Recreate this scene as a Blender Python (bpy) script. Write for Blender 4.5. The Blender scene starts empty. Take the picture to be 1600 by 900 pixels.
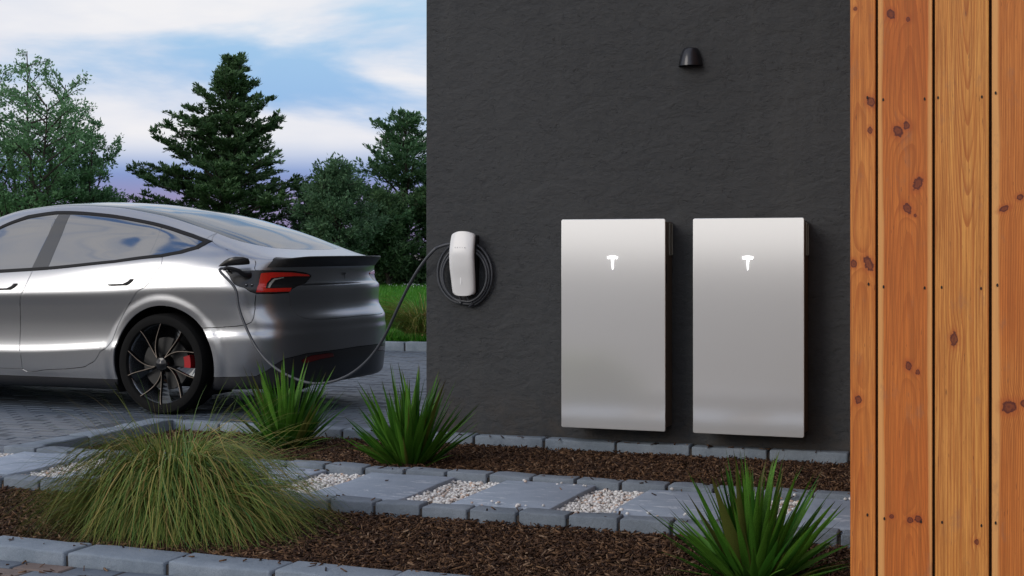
import bpy, bmesh, math, random
import numpy as np
from mathutils import Vector, Matrix, noise
from mathutils.geometry import delaunay_2d_cdt
random.seed(7); rng = np.random.default_rng(7)
R = math.radians
sc = bpy.context.scene
C = sc.collection
# ---------------------------------------------------------------- camera
cam_d = bpy.data.cameras.new('camera'); cam = bpy.data.objects.new('camera', cam_d); C.objects.link(cam)
cam.location = (0, 0, 1.085); cam.rotation_euler = (R(90), 0, R(20.53))
cam_d.sensor_width = 36; cam_d.lens = 36*2270/1600; cam_d.shift_y = -58.4/1600
cam_d.clip_start = .05; cam_d.clip_end = 1500
sc.camera = cam
# ---------------------------------------------------------------- light
SUN_AZ, SUN_EL = 238.0, 24.0         # compass-like angle of the sun in the xy plane (degrees from +x), elevation
w = bpy.data.worlds.new('World'); sc.world = w; w.use_nodes = True
nt = w.node_tree; nt.nodes.clear()
def N(t, **k):
    n = nt.nodes.new(t)
    for a, b in k.items(): setattr(n, a, b)
    return n
LK = lambda a, b: nt.links.new(a, b)
sky = N('ShaderNodeTexSky', sky_type='NISHITA', sun_disc=False, sun_elevation=R(SUN_EL), sun_rotation=R(90-SUN_AZ),
        air_density=1.0, dust_density=1.2, ozone_density=1.4)
tc = N('ShaderNodeTexCoord'); sep = N('ShaderNodeSeparateXYZ'); LK(tc.outputs['Generated'], sep.inputs[0])
def ramp(stops, interp='LINEAR'):
    r = N('ShaderNodeValToRGB'); r.color_ramp.interpolation = interp
    e = r.color_ramp.elements
    while len(e) > 1: e.remove(e[-1])
    e[0].position = stops[0][0]; e[0].color = tuple(stops[0][1]) + (1,)
    for p, c in stops[1:]:
        q = e.new(p); q.color = tuple(c) + (1,)
    return r
def mixc(f, a, b, mode='MIX'):
    m = N('ShaderNodeMix', data_type='RGBA', blend_type=mode)
    for s, v in ((0, f), (6, a), (7, b)):
        if hasattr(v, 'links'): LK(v, m.inputs[s])
        else: m.inputs[s].default_value = v if s == 0 else tuple(v) + (1,)
    return m.outputs[2]
# clear part of the sky: the physical sky blended to the evening's own horizon band
K = 10.0                             # 1 / world strength
el = ramp([(0.0, (.27*K, .22*K, .47*K)), (.035, (.30*K, .25*K, .55*K)), (.055, (.17*K, .30*K, .72*K)), (.085, (.28*K, .50*K, .90*K)), (.17, (.46*K, .72*K, .97*K)), (.45, (.22*K, .42*K, .85*K)), (1.0, (.12*K, .26*K, .62*K))])
LK(sep.outputs[2], el.inputs[0])
base = mixc(.75, sky.outputs[0], el.outputs[0])
# bright evening haze low in the sky around the sun's side, falling off with angle and height
vd = N('ShaderNodeVectorMath', operation='DOT_PRODUCT'); LK(tc.outputs['Generated'], vd.inputs[0]); vd.inputs[1].default_value = (math.cos(R(SUN_AZ)), math.sin(R(SUN_AZ)), .05)
ga = ramp([(.30, (0, 0, 0)), (.95, (1, 1, 1))], 'EASE'); LK(vd.outputs['Value'], ga.inputs[0])
gz = ramp([(0, (1, 1, 1)), (.30, (.55, .55, .55)), (.75, (0, 0, 0))]); LK(sep.outputs[2], gz.inputs[0])
gm = N('ShaderNodeMath', operation='MULTIPLY'); LK(ga.outputs[0], gm.inputs[0]); LK(gz.outputs[0], gm.inputs[1])
mp = N('ShaderNodeMapping'); mp.inputs['Scale'].default_value = (2.1, 2.1, 9.0); mp.inputs['Location'].default_value = (2.35, 0.2, .6)
LK(tc.outputs['Generated'], mp.inputs[0])
n1 = N('ShaderNodeTexNoise'); n1.inputs['Scale'].default_value = 1.55; n1.inputs['Detail'].default_value = 7; n1.inputs['Roughness'].default_value = .52; n1.inputs['Distortion'].default_value = .35
LK(mp.outputs[0], n1.inputs[0])
n2 = N('ShaderNodeTexNoise'); n2.inputs['Scale'].default_value = 3.2; n2.inputs['Detail'].default_value = 6
LK(mp.outputs[0], n2.inputs[0])
cm = ramp([(.35, (0, 0, 0)), (.53, (1, 1, 1))], 'EASE'); LK(n1.outputs[0], cm.inputs[0])
low = ramp([(.048, (0, 0, 0)), (.080, (1, 1, 1))], 'EASE'); LK(sep.outputs[2], low.inputs[0])
cf = N('ShaderNodeMath', operation='MULTIPLY'); LK(cm.outputs[0], cf.inputs[0]); LK(low.outputs[0], cf.inputs[1])
cf2 = N('ShaderNodeMath', operation='MULTIPLY'); LK(cf.outputs[0], cf2.inputs[0]); cf2.inputs[1].default_value = .93
cc = ramp([(.3, (.72*K, .75*K, .85*K)), (.62, (.92*K, .90*K, .91*K))]); LK(n2.outputs[0], cc.inputs[0])
full = mixc(cf2.outputs[0], base, cc.outputs[0])
full = mixc(gm.outputs[0], full, (1.12*K, 1.08*K, 1.04*K))
bg = N('ShaderNodeBackground'); bg.inputs[1].default_value = .1; LK(full, bg.inputs[0])
wo = N('ShaderNodeOutputWorld'); LK(bg.outputs[0], wo.inputs[0])
sun_d = bpy.data.lights.new('sun', 'SUN'); sun = bpy.data.objects.new('sun', sun_d); C.objects.link(sun)
sun_d.energy = 1.0; sun_d.angle = R(28); sun_d.color = (1, .93, .85)
_d = Vector((math.cos(R(SUN_AZ))*math.cos(R(SUN_EL)), math.sin(R(SUN_AZ))*math.cos(R(SUN_EL)), math.sin(R(SUN_EL))))
sun.rotation_euler = _d.to_track_quat('Z', 'Y').to_euler()
sun.location = (-4, -4, 6)
vs = sc.view_settings; vs.view_transform = 'Standard'; vs.look = 'None'; vs.exposure = 0.0; vs.gamma = 1; vs.use_curve_mapping = False
sc.cycles.max_bounces = 6; sc.cycles.diffuse_bounces = 3; sc.cycles.glossy_bounces = 4; sc.cycles.caustics_reflective = False
sc.cycles.use_denoising = True
# ---------------------------------------------------------------- helpers
def link(o, parent=None):
    C.objects.link(o)
    if parent is not None: o.parent = parent
    return o
def empty(name, loc=(0, 0, 0), rz=0, parent=None):
    o = bpy.data.objects.new(name, None); o.location = loc; o.rotation_euler = (0, 0, rz); o.empty_display_size = .1
    return link(o, parent)
def tag(o, label=None, cat=None, group=None, kind=None):
    for k, v in (('label', label), ('category', cat), ('group', group), ('kind', kind)):
        if v: o[k] = v
    return o
def mesh(name, verts, faces, mat=None, parent=None, smooth=False, loc=None, normals=None):
    me = bpy.data.meshes.new(name)
    verts = np.asarray(verts, np.float32)
    if isinstance(faces, np.ndarray):
        n, k = faces.shape
        me.vertices.add(len(verts)); me.vertices.foreach_set('co', verts.ravel())
        me.loops.add(n*k); me.loops.foreach_set('vertex_index', faces.ravel().astype(np.int32))
        me.polygons.add(n); me.polygons.foreach_set('loop_start', np.arange(0, n*k, k, dtype=np.int32))
        me.polygons.foreach_set('loop_total', np.full(n, k, np.int32))
        me.update(calc_edges=True)
    else:
        me.from_pydata([tuple(map(float, v)) for v in verts], [], faces)
    if smooth: me.polygons.foreach_set('use_smooth', np.ones(len(me.polygons), bool))
    if mat: me.materials.append(mat)
    if normals is not None: me.normals_split_custom_set_from_vertices([tuple(v) for v in normals])
    me.update()
    o = bpy.data.objects.new(name, me)
    if loc is not None: o.location = loc
    return link(o, parent)
def from_bm(name, bm, mat, parent=None, smooth=False, loc=None, angle=None, flat=.01):
    me = bpy.data.meshes.new(name); bmesh.ops.recalc_face_normals(bm, faces=bm.faces[:]); bm.to_mesh(me); bm.free()
    if smooth: me.polygons.foreach_set('use_smooth', np.ones(len(me.polygons), bool))
    if mat: me.materials.append(mat)
    if smooth and angle:
        me.set_sharp_from_angle(angle=R(angle))
        for f in me.polygons:
            if f.area > flat: f.use_smooth = False
    o = bpy.data.objects.new(name, me)
    if loc is not None: o.location = loc
    return link(o, parent)
def box_bm(x0, x1, y0, y1, z0, z1, bev=0.0, seg=1, bm=None, rot=None):
    own = bm is None
    b = bmesh.new()
    bmesh.ops.create_cube(b, size=1)
    for v in b.verts: v.co = Vector(((x0+x1)/2 + v.co.x*(x1-x0), (y0+y1)/2 + v.co.y*(y1-y0), (z0+z1)/2 + v.co.z*(z1-z0)))
    if bev: bmesh.ops.bevel(b, geom=b.edges[:], offset=bev, segments=seg, affect='EDGES', profile=.5)
    if own: return b
    me = bpy.data.meshes.new('t'); b.to_mesh(me); bm.from_mesh(me); bpy.data.meshes.remove(me); b.free(); return bm
def box(name, x0, x1, y0, y1, z0, z1, mat, parent=None, bev=0.0, seg=1, smooth=False):
    return from_bm(name, box_bm(x0, x1, y0, y1, z0, z1, bev, seg), mat, parent, smooth=smooth, angle=35 if smooth else None)
def tube_arr(pts, rad, n=10, caps=True, closed=False):
    P = np.asarray(pts, float); m = len(P)
    rad = np.full(m, rad) if np.isscalar(rad) else np.asarray(rad, float)
    T = np.gradient(P, axis=0); T /= np.linalg.norm(T, axis=1, keepdims=True) + 1e-12
    u = np.cross(T[0], [0, 0, 1.]);  u = u if np.linalg.norm(u) > .05 else np.cross(T[0], [1., 0, 0]); u /= np.linalg.norm(u)
    V = []
    for i in range(m):
        u = u - T[i]*np.dot(u, T[i]); u /= np.linalg.norm(u); v = np.cross(T[i], u)
        a = np.linspace(0, 2*np.pi, n, endpoint=False)
        V.append(P[i] + rad[i]*(np.cos(a)[:, None]*u + np.sin(a)[:, None]*v))
    V = np.concatenate(V); F = []
    for i in range(m-1):
        for j in range(n):
            k = (j+1) % n; F.append((i*n+j, i*n+k, (i+1)*n+k, (i+1)*n+j))
    if caps: F.append(tuple(range(n))[::-1]); F.append(tuple((m-1)*n + j for j in range(n)))
    return V, F
def tube(name, pts, rad, mat, parent=None, n=10, loc=None):
    V, F = tube_arr(pts, rad, n); return mesh(name, V, F, mat, parent, smooth=True, loc=loc)
def smooth_path(pts, per=8):
    P = np.asarray(pts, float); out = []
    for i in range(len(P)-1):
        p0, p1, p2, p3 = P[max(i-1, 0)], P[i], P[i+1], P[min(i+2, len(P)-1)]
        for u in np.linspace(0, 1, per, endpoint=False):
            out.append(.5*((2*p1) + (p2-p0)*u + (2*p0-5*p1+4*p2-p3)*u*u + (3*p1-p0-3*p2+p3)*u**3))
    out.append(P[-1]); return np.array(out)
def lathe(name, prof, mat, parent=None, n=48, axis='y', loc=None, smooth=True, closed=False):
    """prof: (radius, offset along the axis)"""
    V, F = [], []; m = len(prof)
    for i in range(n):
        a = 2*math.pi*i/n; c_, s_ = math.cos(a), math.sin(a)
        for r_, h_ in prof: V.append((r_*c_, h_, r_*s_) if axis == 'y' else (r_*c_, r_*s_, h_))
    for i in range(n):
        k = (i+1) % n
        for j in range(m - (0 if closed else 1)):
            l = (j+1) % m; F.append((i*m+j, k*m+j, k*m+l, i*m+l))
    o = mesh(name, V, F, mat, parent, smooth=smooth, loc=loc)
    if smooth: o.data.set_sharp_from_angle(angle=R(40))
    return o
def copy_tree(o, parent=None):
    c = o.copy(); C.objects.link(c); c.parent = parent
    for ch in list(o.children): copy_tree(ch, c)
    return c
# ---------------------------------------------------------------- materials
def new_mat(name):
    m = bpy.data.materials.new(name); m.use_nodes = True; t = m.node_tree
    return m, t, t.nodes['Principled BSDF']
def nd(t, typ, **k):
    n = t.nodes.new(typ)
    for a, b in k.items():
        if a in n.bl_rna.properties: setattr(n, a, b)
        else: n.inputs[a.replace('_', ' ')].default_value = b
    return n
def rampn(t, src, stops, interp='LINEAR'):
    r = t.nodes.new('ShaderNodeValToRGB'); r.color_ramp.interpolation = interp; e = r.color_ramp.elements
    while len(e) > 1: e.remove(e[-1])
    for i, (p, c) in enumerate(stops):
        if i == 0: q = e[0]; q.position = p
        else: q = e.new(p)
        q.color = (c, c, c, 1) if not hasattr(c, '__len__') else tuple(c) + (1,)
    t.links.new(src, r.inputs[0]); return r.outputs[0]
def mixn(t, f, a, b, mode='MIX'):
    m = t.nodes.new('ShaderNodeMix'); m.data_type = 'RGBA'; m.blend_type = mode
    for s, v in ((0, f), (6, a), (7, b)):
        if hasattr(v, 'links'): t.links.new(v, m.inputs[s])
        else: m.inputs[s].default_value = v if s == 0 else tuple(v) + (1,)
    return m.outputs[2]
def mth(t, op, a, b=None, c=None):
    m = t.nodes.new('ShaderNodeMath'); m.operation = op
    for i, v in enumerate((a, b, c)):
        if v is None: continue
        if hasattr(v, 'links'): t.links.new(v, m.inputs[i])
        else: m.inputs[i].default_value = v
    return m.outputs[0]
def coords(t, scale=(1, 1, 1), rot=(0, 0, 0), kind='Object', loc=(0, 0, 0)):
    tc = t.nodes.new('ShaderNodeTexCoord'); mp = t.nodes.new('ShaderNodeMapping')
    mp.inputs['Scale'].default_value = scale; mp.inputs['Rotation'].default_value = rot; mp.inputs['Location'].default_value = loc
    t.links.new(tc.outputs[kind], mp.inputs[0]); return mp.outputs[0]
def world_coords(t, scale=(1, 1, 1)):
    g = t.nodes.new('ShaderNodeNewGeometry'); mp = t.nodes.new('ShaderNodeMapping'); mp.inputs['Scale'].default_value = scale
    t.links.new(g.outputs['Position'], mp.inputs[0]); return mp.outputs[0]
def noise_n(t, vec, scale, detail=4, rough=.5, dist=0.0):
    n = t.nodes.new('ShaderNodeTexNoise'); t.links.new(vec, n.inputs[0])
    n.inputs['Scale'].default_value = scale; n.inputs['Detail'].default_value = detail; n.inputs['Roughness'].default_value = rough; n.inputs['Distortion'].default_value = dist
    return n.outputs[0]
def bumpn(t, h, strength, dist, p, prev=None):
    b = t.nodes.new('ShaderNodeBump'); b.inputs['Strength'].default_value = strength; b.inputs['Distance'].default_value = dist
    t.links.new(h, b.inputs['Height'])
    if prev is not None: t.links.new(prev, b.inputs['Normal'])
    if p is not None: t.links.new(b.outputs[0], p.inputs['Normal'])
    return b.outputs[0]
def plain(name, col, rough=.5, metal=0., coat=0., spec=.5, em=None, es=0., var=.0, vscale=6., bump=0., bscale=200., coat_rough=.03):
    m, t, p = new_mat(name)
    p.inputs['Base Color'].default_value = tuple(col) + (1,); p.inputs['Roughness'].default_value = rough; p.inputs['Metallic'].default_value = metal
    p.inputs['Coat Weight'].default_value = coat; p.inputs['Coat Roughness'].default_value = coat_rough; p.inputs['Specular IOR Level'].default_value = spec
    if em: p.inputs['Emission Color'].default_value = tuple(em) + (1,); p.inputs['Emission Strength'].default_value = es
    if var or bump:
        v = coords(t)
        if var:
            n = noise_n(t, v, vscale, 6, .6)
            f = rampn(t, n, [(.3, 0.), (.7, 1.)])
            t.links.new(mixn(t, f, [x*(1-var) for x in col], [min(1, x*(1+var)) for x in col]), p.inputs['Base Color'])
            rr = rampn(t, n, [(.3, max(0, rough-.06)), (.7, min(1, rough+.06))]); t.links.new(rr, p.inputs['Roughness'])
        if bump: bumpn(t, noise_n(t, v, bscale, 3), bump, .002, p)
    return m
M = {}
# dark trowelled render on the house
m, t, p = new_mat('dark_render'); M['render'] = m
v = world_coords(t, (1, 1, 1)); vh = world_coords(t, (1, 1, 1.7))
big = noise_n(t, v, 1.1, 5, .55); med = noise_n(t, vh, 5.5, 6, .6, .4); fine = noise_n(t, vh, 26, 7, .65, .6); grit = noise_n(t, v, 210, 3)
vor = nd(t, 'ShaderNodeTexVoronoi', feature='SMOOTH_F1', Scale=16.0); t.links.new(noise_n(t, vh, 4, 3), vor.inputs[0])
col = mixn(t, rampn(t, big, [(.3, 0.), (.7, 1.)]), (.035, .0385, .043), (.049, .0525, .057))
col = mixn(t, rampn(t, fine, [(.35, 0.), (.65, .45)]), col, (.064, .064, .064))
_s = nd(t, 'ShaderNodeSeparateXYZ'); t.links.new(v, _s.inputs[0])
spl_ = mth(t, 'MULTIPLY', rampn(t, _s.outputs[2], [(.06, 1.), (.42, 0.)], 'EASE'), rampn(t, noise_n(t, v, 9, 6, .7), [(.42, 0.), (.68, 1.)]))
col = mixn(t, mth(t, 'MULTIPLY', spl_, .55), col, (.085, .066, .050))
run = rampn(t, noise_n(t, world_coords(t, (9, 9, .45)), 1, 5, .6), [(.56, 0.), (.75, .35)]); col = mixn(t, run, col, (.072, .073, .073))
t.links.new(col, p.inputs['Base Color']); p.inputs['Roughness'].default_value = .78; p.inputs['Specular IOR Level'].default_value = .4
b1 = bumpn(t, rampn(t, med, [(.35, 0.), (.62, 1.)]), .36, .012, None)
pit = rampn(t, noise_n(t, vh, 17, 4, .7, 1.4), [(.30, 0.), (.42, 1.)])
b2 = bumpn(t, pit, .5, .007, None, b1)
b3 = bumpn(t, fine, .75, .006, None, b2); bumpn(t, grit, .35, .0012, p, b3)
# concrete stones (split faces rough, tops smoother), blue grey
def stone_mat(name, ca, cb, bump=.5, scale=38., wear=.0):
    m, t, p = new_mat(name); v = world_coords(t)
    n = noise_n(t, v, 7, 6, .6); f = noise_n(t, v, scale, 6, .7); g = noise_n(t, v, 330, 3, .6)
    oi = t.nodes.new('ShaderNodeObjectInfo')
    col = mixn(t, rampn(t, n, [(.3, 0.), (.7, 1.)]), ca, cb)
    col = mixn(t, rampn(t, g, [(.4, 0.), (.75, .5)]), col, [c*.45 for c in ca])
    col = mixn(t, mth(t, 'MULTIPLY', oi.outputs['Random'], .25), col, [c*.62 for c in ca])
    if wear:
        wv = world_coords(t, (3.2, 9, 9)); wn = noise_n(t, wv, 3.1, 8, .72, .8)
        col = mixn(t, rampn(t, wn, [(.575, 0.), (.64, wear)]), col, (.62, .66, .70))
    t.links.new(col, p.inputs['Base Color']); p.inputs['Roughness'].default_value = .78; p.inputs['Specular IOR Level'].default_value = .4
    b = bumpn(t, f, bump, .006, None); bumpn(t, g, bump*.6, .0012, p, b); return m
M['stone'] = stone_mat('kerb_stone', (.19, .235, .285), (.31, .36, .42), 1.)
M['slab'] = stone_mat('paving_slab', (.30, .36, .44), (.40, .46, .55), .3, 20., .8)
M['border'] = stone_mat('border_stone', (.16, .195, .235), (.27, .31, .36), 1.)
M['paver'] = stone_mat('paver', (.15, .115, .10), (.25, .19, .165), .55, 30.)
M['paver2'] = stone_mat('paver_grey', (.10, .125, .16), (.15, .18, .225), .5, 30.)
M['paver3'] = stone_mat('paver_slate', (.08, .105, .14), (.13, .16, .20), .45, 30.)
for q_ in ('paver2', 'paver3'):
    M[q_].node_tree.nodes['Principled BSDF'].inputs['Roughness'].default_value = .52
M['joint_drive'] = plain('joint_drive', (.075, .088, .105), .8, var=.3, vscale=40)
M['joint'] = plain('joint_sand', (.045, .038, .034), .95, var=.4, vscale=40)
def island_mat(name, stops, rough=.8, spec=.3, grain=None, trans=0.):
    m, t, p = new_mat(name); g = t.nodes.new('ShaderNodeNewGeometry')
    c = rampn(t, g.outputs['Random Per Island'], stops)
    if grain:
        n = noise_n(t, world_coords(t), grain, 4); c = mixn(t, rampn(t, n, [(.35, .0), (.7, .55)]), c, [x*.35 for x in stops[0][1]])
    t.links.new(c, p.inputs['Base Color']); p.inputs['Roughness'].default_value = rough; p.inputs['Specular IOR Level'].default_value = spec
    if trans:
        tr = t.nodes.new('ShaderNodeBsdfTranslucent'); t.links.new(c, tr.inputs[0]); mx = t.nodes.new('ShaderNodeMixShader'); mx.inputs[0].default_value = trans
        t.links.new(p.outputs[0], mx.inputs[1]); t.links.new(tr.outputs[0], mx.inputs[2]); t.links.new(mx.outputs[0], t.nodes['Material Output'].inputs[0])
    return m
M['mulch'] = island_mat('bark_mulch', [(0, (.028, .014, .009)), (.35, (.066, .033, .019)), (.7, (.125, .066, .035)), (.93, (.24, .135, .07)), (1, (.34, .23, .15))], .85, .25, 160)
M['soil'] = plain('garden_soil', (.022, .015, .011), .95, var=.4, vscale=60, bump=.8, bscale=90)
M['pebble'] = island_mat('white_pebble', [(0, (.46, .44, .42)), (.3, (.68, .67, .65)), (.8, (.80, .79, .77)), (.9, (.55, .38, .28)), (1, (.42, .40, .39))], .55, .4)
M['gravel_bed'] = plain('gravel_bed', (.32, .30, .28), .9, var=.4, vscale=80, bump=.8, bscale=80)
M['blade'] = island_mat('grass_blade', [(0, (.065, .125, .025)), (.4, (.125, .205, .038)), (.7, (.25, .25, .06)), (.9, (.38, .27, .10)), (1, (.045, .20, .055))], .6, .2, trans=.2)
M['lawn_blade'] = island_mat('lawn_blade', [(0, (.035, .16, .010)), (.6, (.055, .23, .014)), (1, (.10, .26, .025))], .55, .35, trans=.25)
M['dry'] = island_mat('dry_flower', [(0, (.20, .11, .06)), (1, (.34, .20, .12))], .9, .1)
M['blossom'] = plain('blossom', (.75, .76, .78), .7)
def leaf_mat(name, a, b, c_):
    return island_mat(name, [(0, a), (.5, b), (1, c_)], .6, .2, trans=.35)
M['leaf_a'] = leaf_mat('leaf_pale', (.09, .19, .085), (.15, .30, .14), (.22, .40, .20))
M['leaf_b'] = leaf_mat('leaf_dark', (.052, .105, .048), (.092, .175, .075), (.15, .255, .105))
M['leaf_c'] = leaf_mat('leaf_mid', (.06, .125, .066), (.10, .19, .098), (.155, .265, .14))
M['leaf_d'] = leaf_mat('leaf_blue', (.058, .13, .064), (.10, .205, .096), (.16, .29, .135))
M['bark'] = plain('bark', (.045, .036, .030), .9, var=.4, vscale=9, bump=.8, bscale=30)
# strap leaf: paler midrib zone, red-brown tip and margins
m, t, p = new_mat('strap_leaf'); M['strap'] = m
uv = t.nodes.new('ShaderNodeTexCoord'); sx = t.nodes.new('ShaderNodeSeparateXYZ'); t.links.new(uv.outputs['Generated'], sx.inputs[0])
oi = t.nodes.new('ShaderNodeObjectInfo'); at = t.nodes.new('ShaderNodeAttribute'); at.attribute_name = 'along'
base = mixn(t, oi.outputs['Random'], (.024, .11, .009), (.15, .36, .04))
lon = noise_n(t, coords(t, (160, 160, 3)), 1, 2); base = mixn(t, rampn(t, lon, [(.35, 0.), (.7, .6)]), base, (.012, .04, .006))
tipf = rampn(t, at.outputs['Fac'], [(.0, .55), (.25, 0.), (.86, 0.), (.99, .9)]); base = mixn(t, tipf, base, (.06, .028, .012))
tan = rampn(t, oi.outputs['Random'], [(.90, 0.), (.93, .7)]); base = mixn(t, tan, base, (.09, .045, .02))
t.links.new(base, p.inputs['Base Color']); p.inputs['Roughness'].default_value = .5; p.inputs['Specular IOR Level'].default_value = .22
tr = t.nodes.new('ShaderNodeBsdfTranslucent'); t.links.new(base, tr.inputs[0]); mx = t.nodes.new('ShaderNodeMixShader'); mx.inputs[0].default_value = .18
t.links.new(p.outputs[0], mx.inputs[1]); t.links.new(tr.outputs[0], mx.inputs[2]); t.links.new(mx.outputs[0], t.nodes['Material Output'].inputs[0])
# wall batteries
m, t, p = new_mat('battery_glass'); M['panel'] = m
p.inputs['Base Color'].default_value = (.94, .945, .95, 1); p.inputs['Metallic'].default_value = .58; p.inputs['Roughness'].default_value = .105
M['cabinet'] = plain('battery_cabinet', (.13, .105, .085), .5, var=.12, vscale=3, bump=.15, bscale=900)
M['slot'] = plain('slot_black', (.006, .006, .006), .6)
M['bracket'] = plain('bracket_metal', (.45, .45, .40), .35, metal=.8)
M['led'] = plain('lit_emblem', (.9, .9, .9), .4, em=(1, 1, 1), es=2.4)
M['whiteplastic'] = plain('white_glass', (.82, .82, .82), .3, coat=.15, coat_rough=.2)
M['blackplastic'] = plain('black_plastic', (.018, .018, .020), .5, bump=.1, bscale=700)
M['cable'] = plain('cable_rubber', (.055, .060, .070), .4)
M['grey_print'] = plain('grey_print', (.22, .22, .23), .5)
M['status'] = plain('status_light', (.85, .85, .86), .3, em=(1, 1, 1), es=.25)
M['lampmetal'] = plain('lamp_metal', (.018, .019, .026), .32, metal=.3, coat=.3)
# car
m, t, p = new_mat('silver_paint'); M['paint'] = m
p.inputs['Metallic'].default_value = 1.; p.inputs['Roughness'].default_value = .275
p.inputs['Coat Weight'].default_value = .15; p.inputs['Coat Roughness'].default_value = .12
fl = nd(t, 'ShaderNodeTexVoronoi', Scale=2600.0); t.links.new(coords(t), fl.inputs[0])
t.links.new(mixn(t, .12, (.42, .43, .45), fl.outputs['Color'], 'OVERLAY'), p.inputs['Base Color'])
M['shell'] = plain('shell_black', (.008, .008, .009), .85, spec=.2)
M['glass'] = plain('tinted_glass', (.022, .026, .031), .05, spec=1.0, coat=1.0)
M['glass'].node_tree.nodes['Principled BSDF'].inputs['IOR'].default_value = 2.1
M['roofglass'] = plain('roof_glass', (.025, .055, .070), .06, spec=.7)
M['matte'] = plain('matte_black', (.012, .012, .013), .6, spec=.25)
M['trim'] = plain('satin_black', (.020, .020, .022), .32, coat=.2)
M['pillar'] = plain('gloss_pillar', (.02, .022, .025), .12, spec=.9, coat=.6)
M['carbon'] = plain('carbon_spoiler', (.020, .019, .018), .5, coat=.08, var=.3, vscale=60, coat_rough=.15)
M['lamp_black'] = plain('lamp_black', (.010, .009, .009), .28, coat=.25)
M['lamp_red'] = plain('lamp_red', (.42, .010, .005), .2, coat=.8, em=(.8, .03, .01), es=.05)
M['lamp_white'] = plain('lamp_silver', (.75, .72, .66), .15, metal=.7)
M['reflector'] = plain('reflector_red', (.12, .008, .008), .2, coat=.5)
M['tyre'] = plain('tyre_rubber', (.007, .007, .007), .85, spec=.2, bump=.3, bscale=120)
M['rim'] = plain('rim_black', (.008, .008, .009), .22, metal=.4, coat=.6)
M['rim_edge'] = plain('rim_edge', (.25, .215, .185), .3, metal=.9)
M['rim_inner'] = plain('rim_barrel', (.42, .47, .52), .25, metal=.9)
M['web'] = plain('rim_web', (.06, .065, .07), .22, metal=1., coat=.5)
M['disc'] = plain('brake_disc', (.05, .05, .05), .45, metal=.8)
M['caliper'] = plain('caliper_red', (.42, .006, .012), .3, coat=.5)
M['chrome'] = plain('chrome', (.7, .7, .7), .12, metal=1.)
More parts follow.
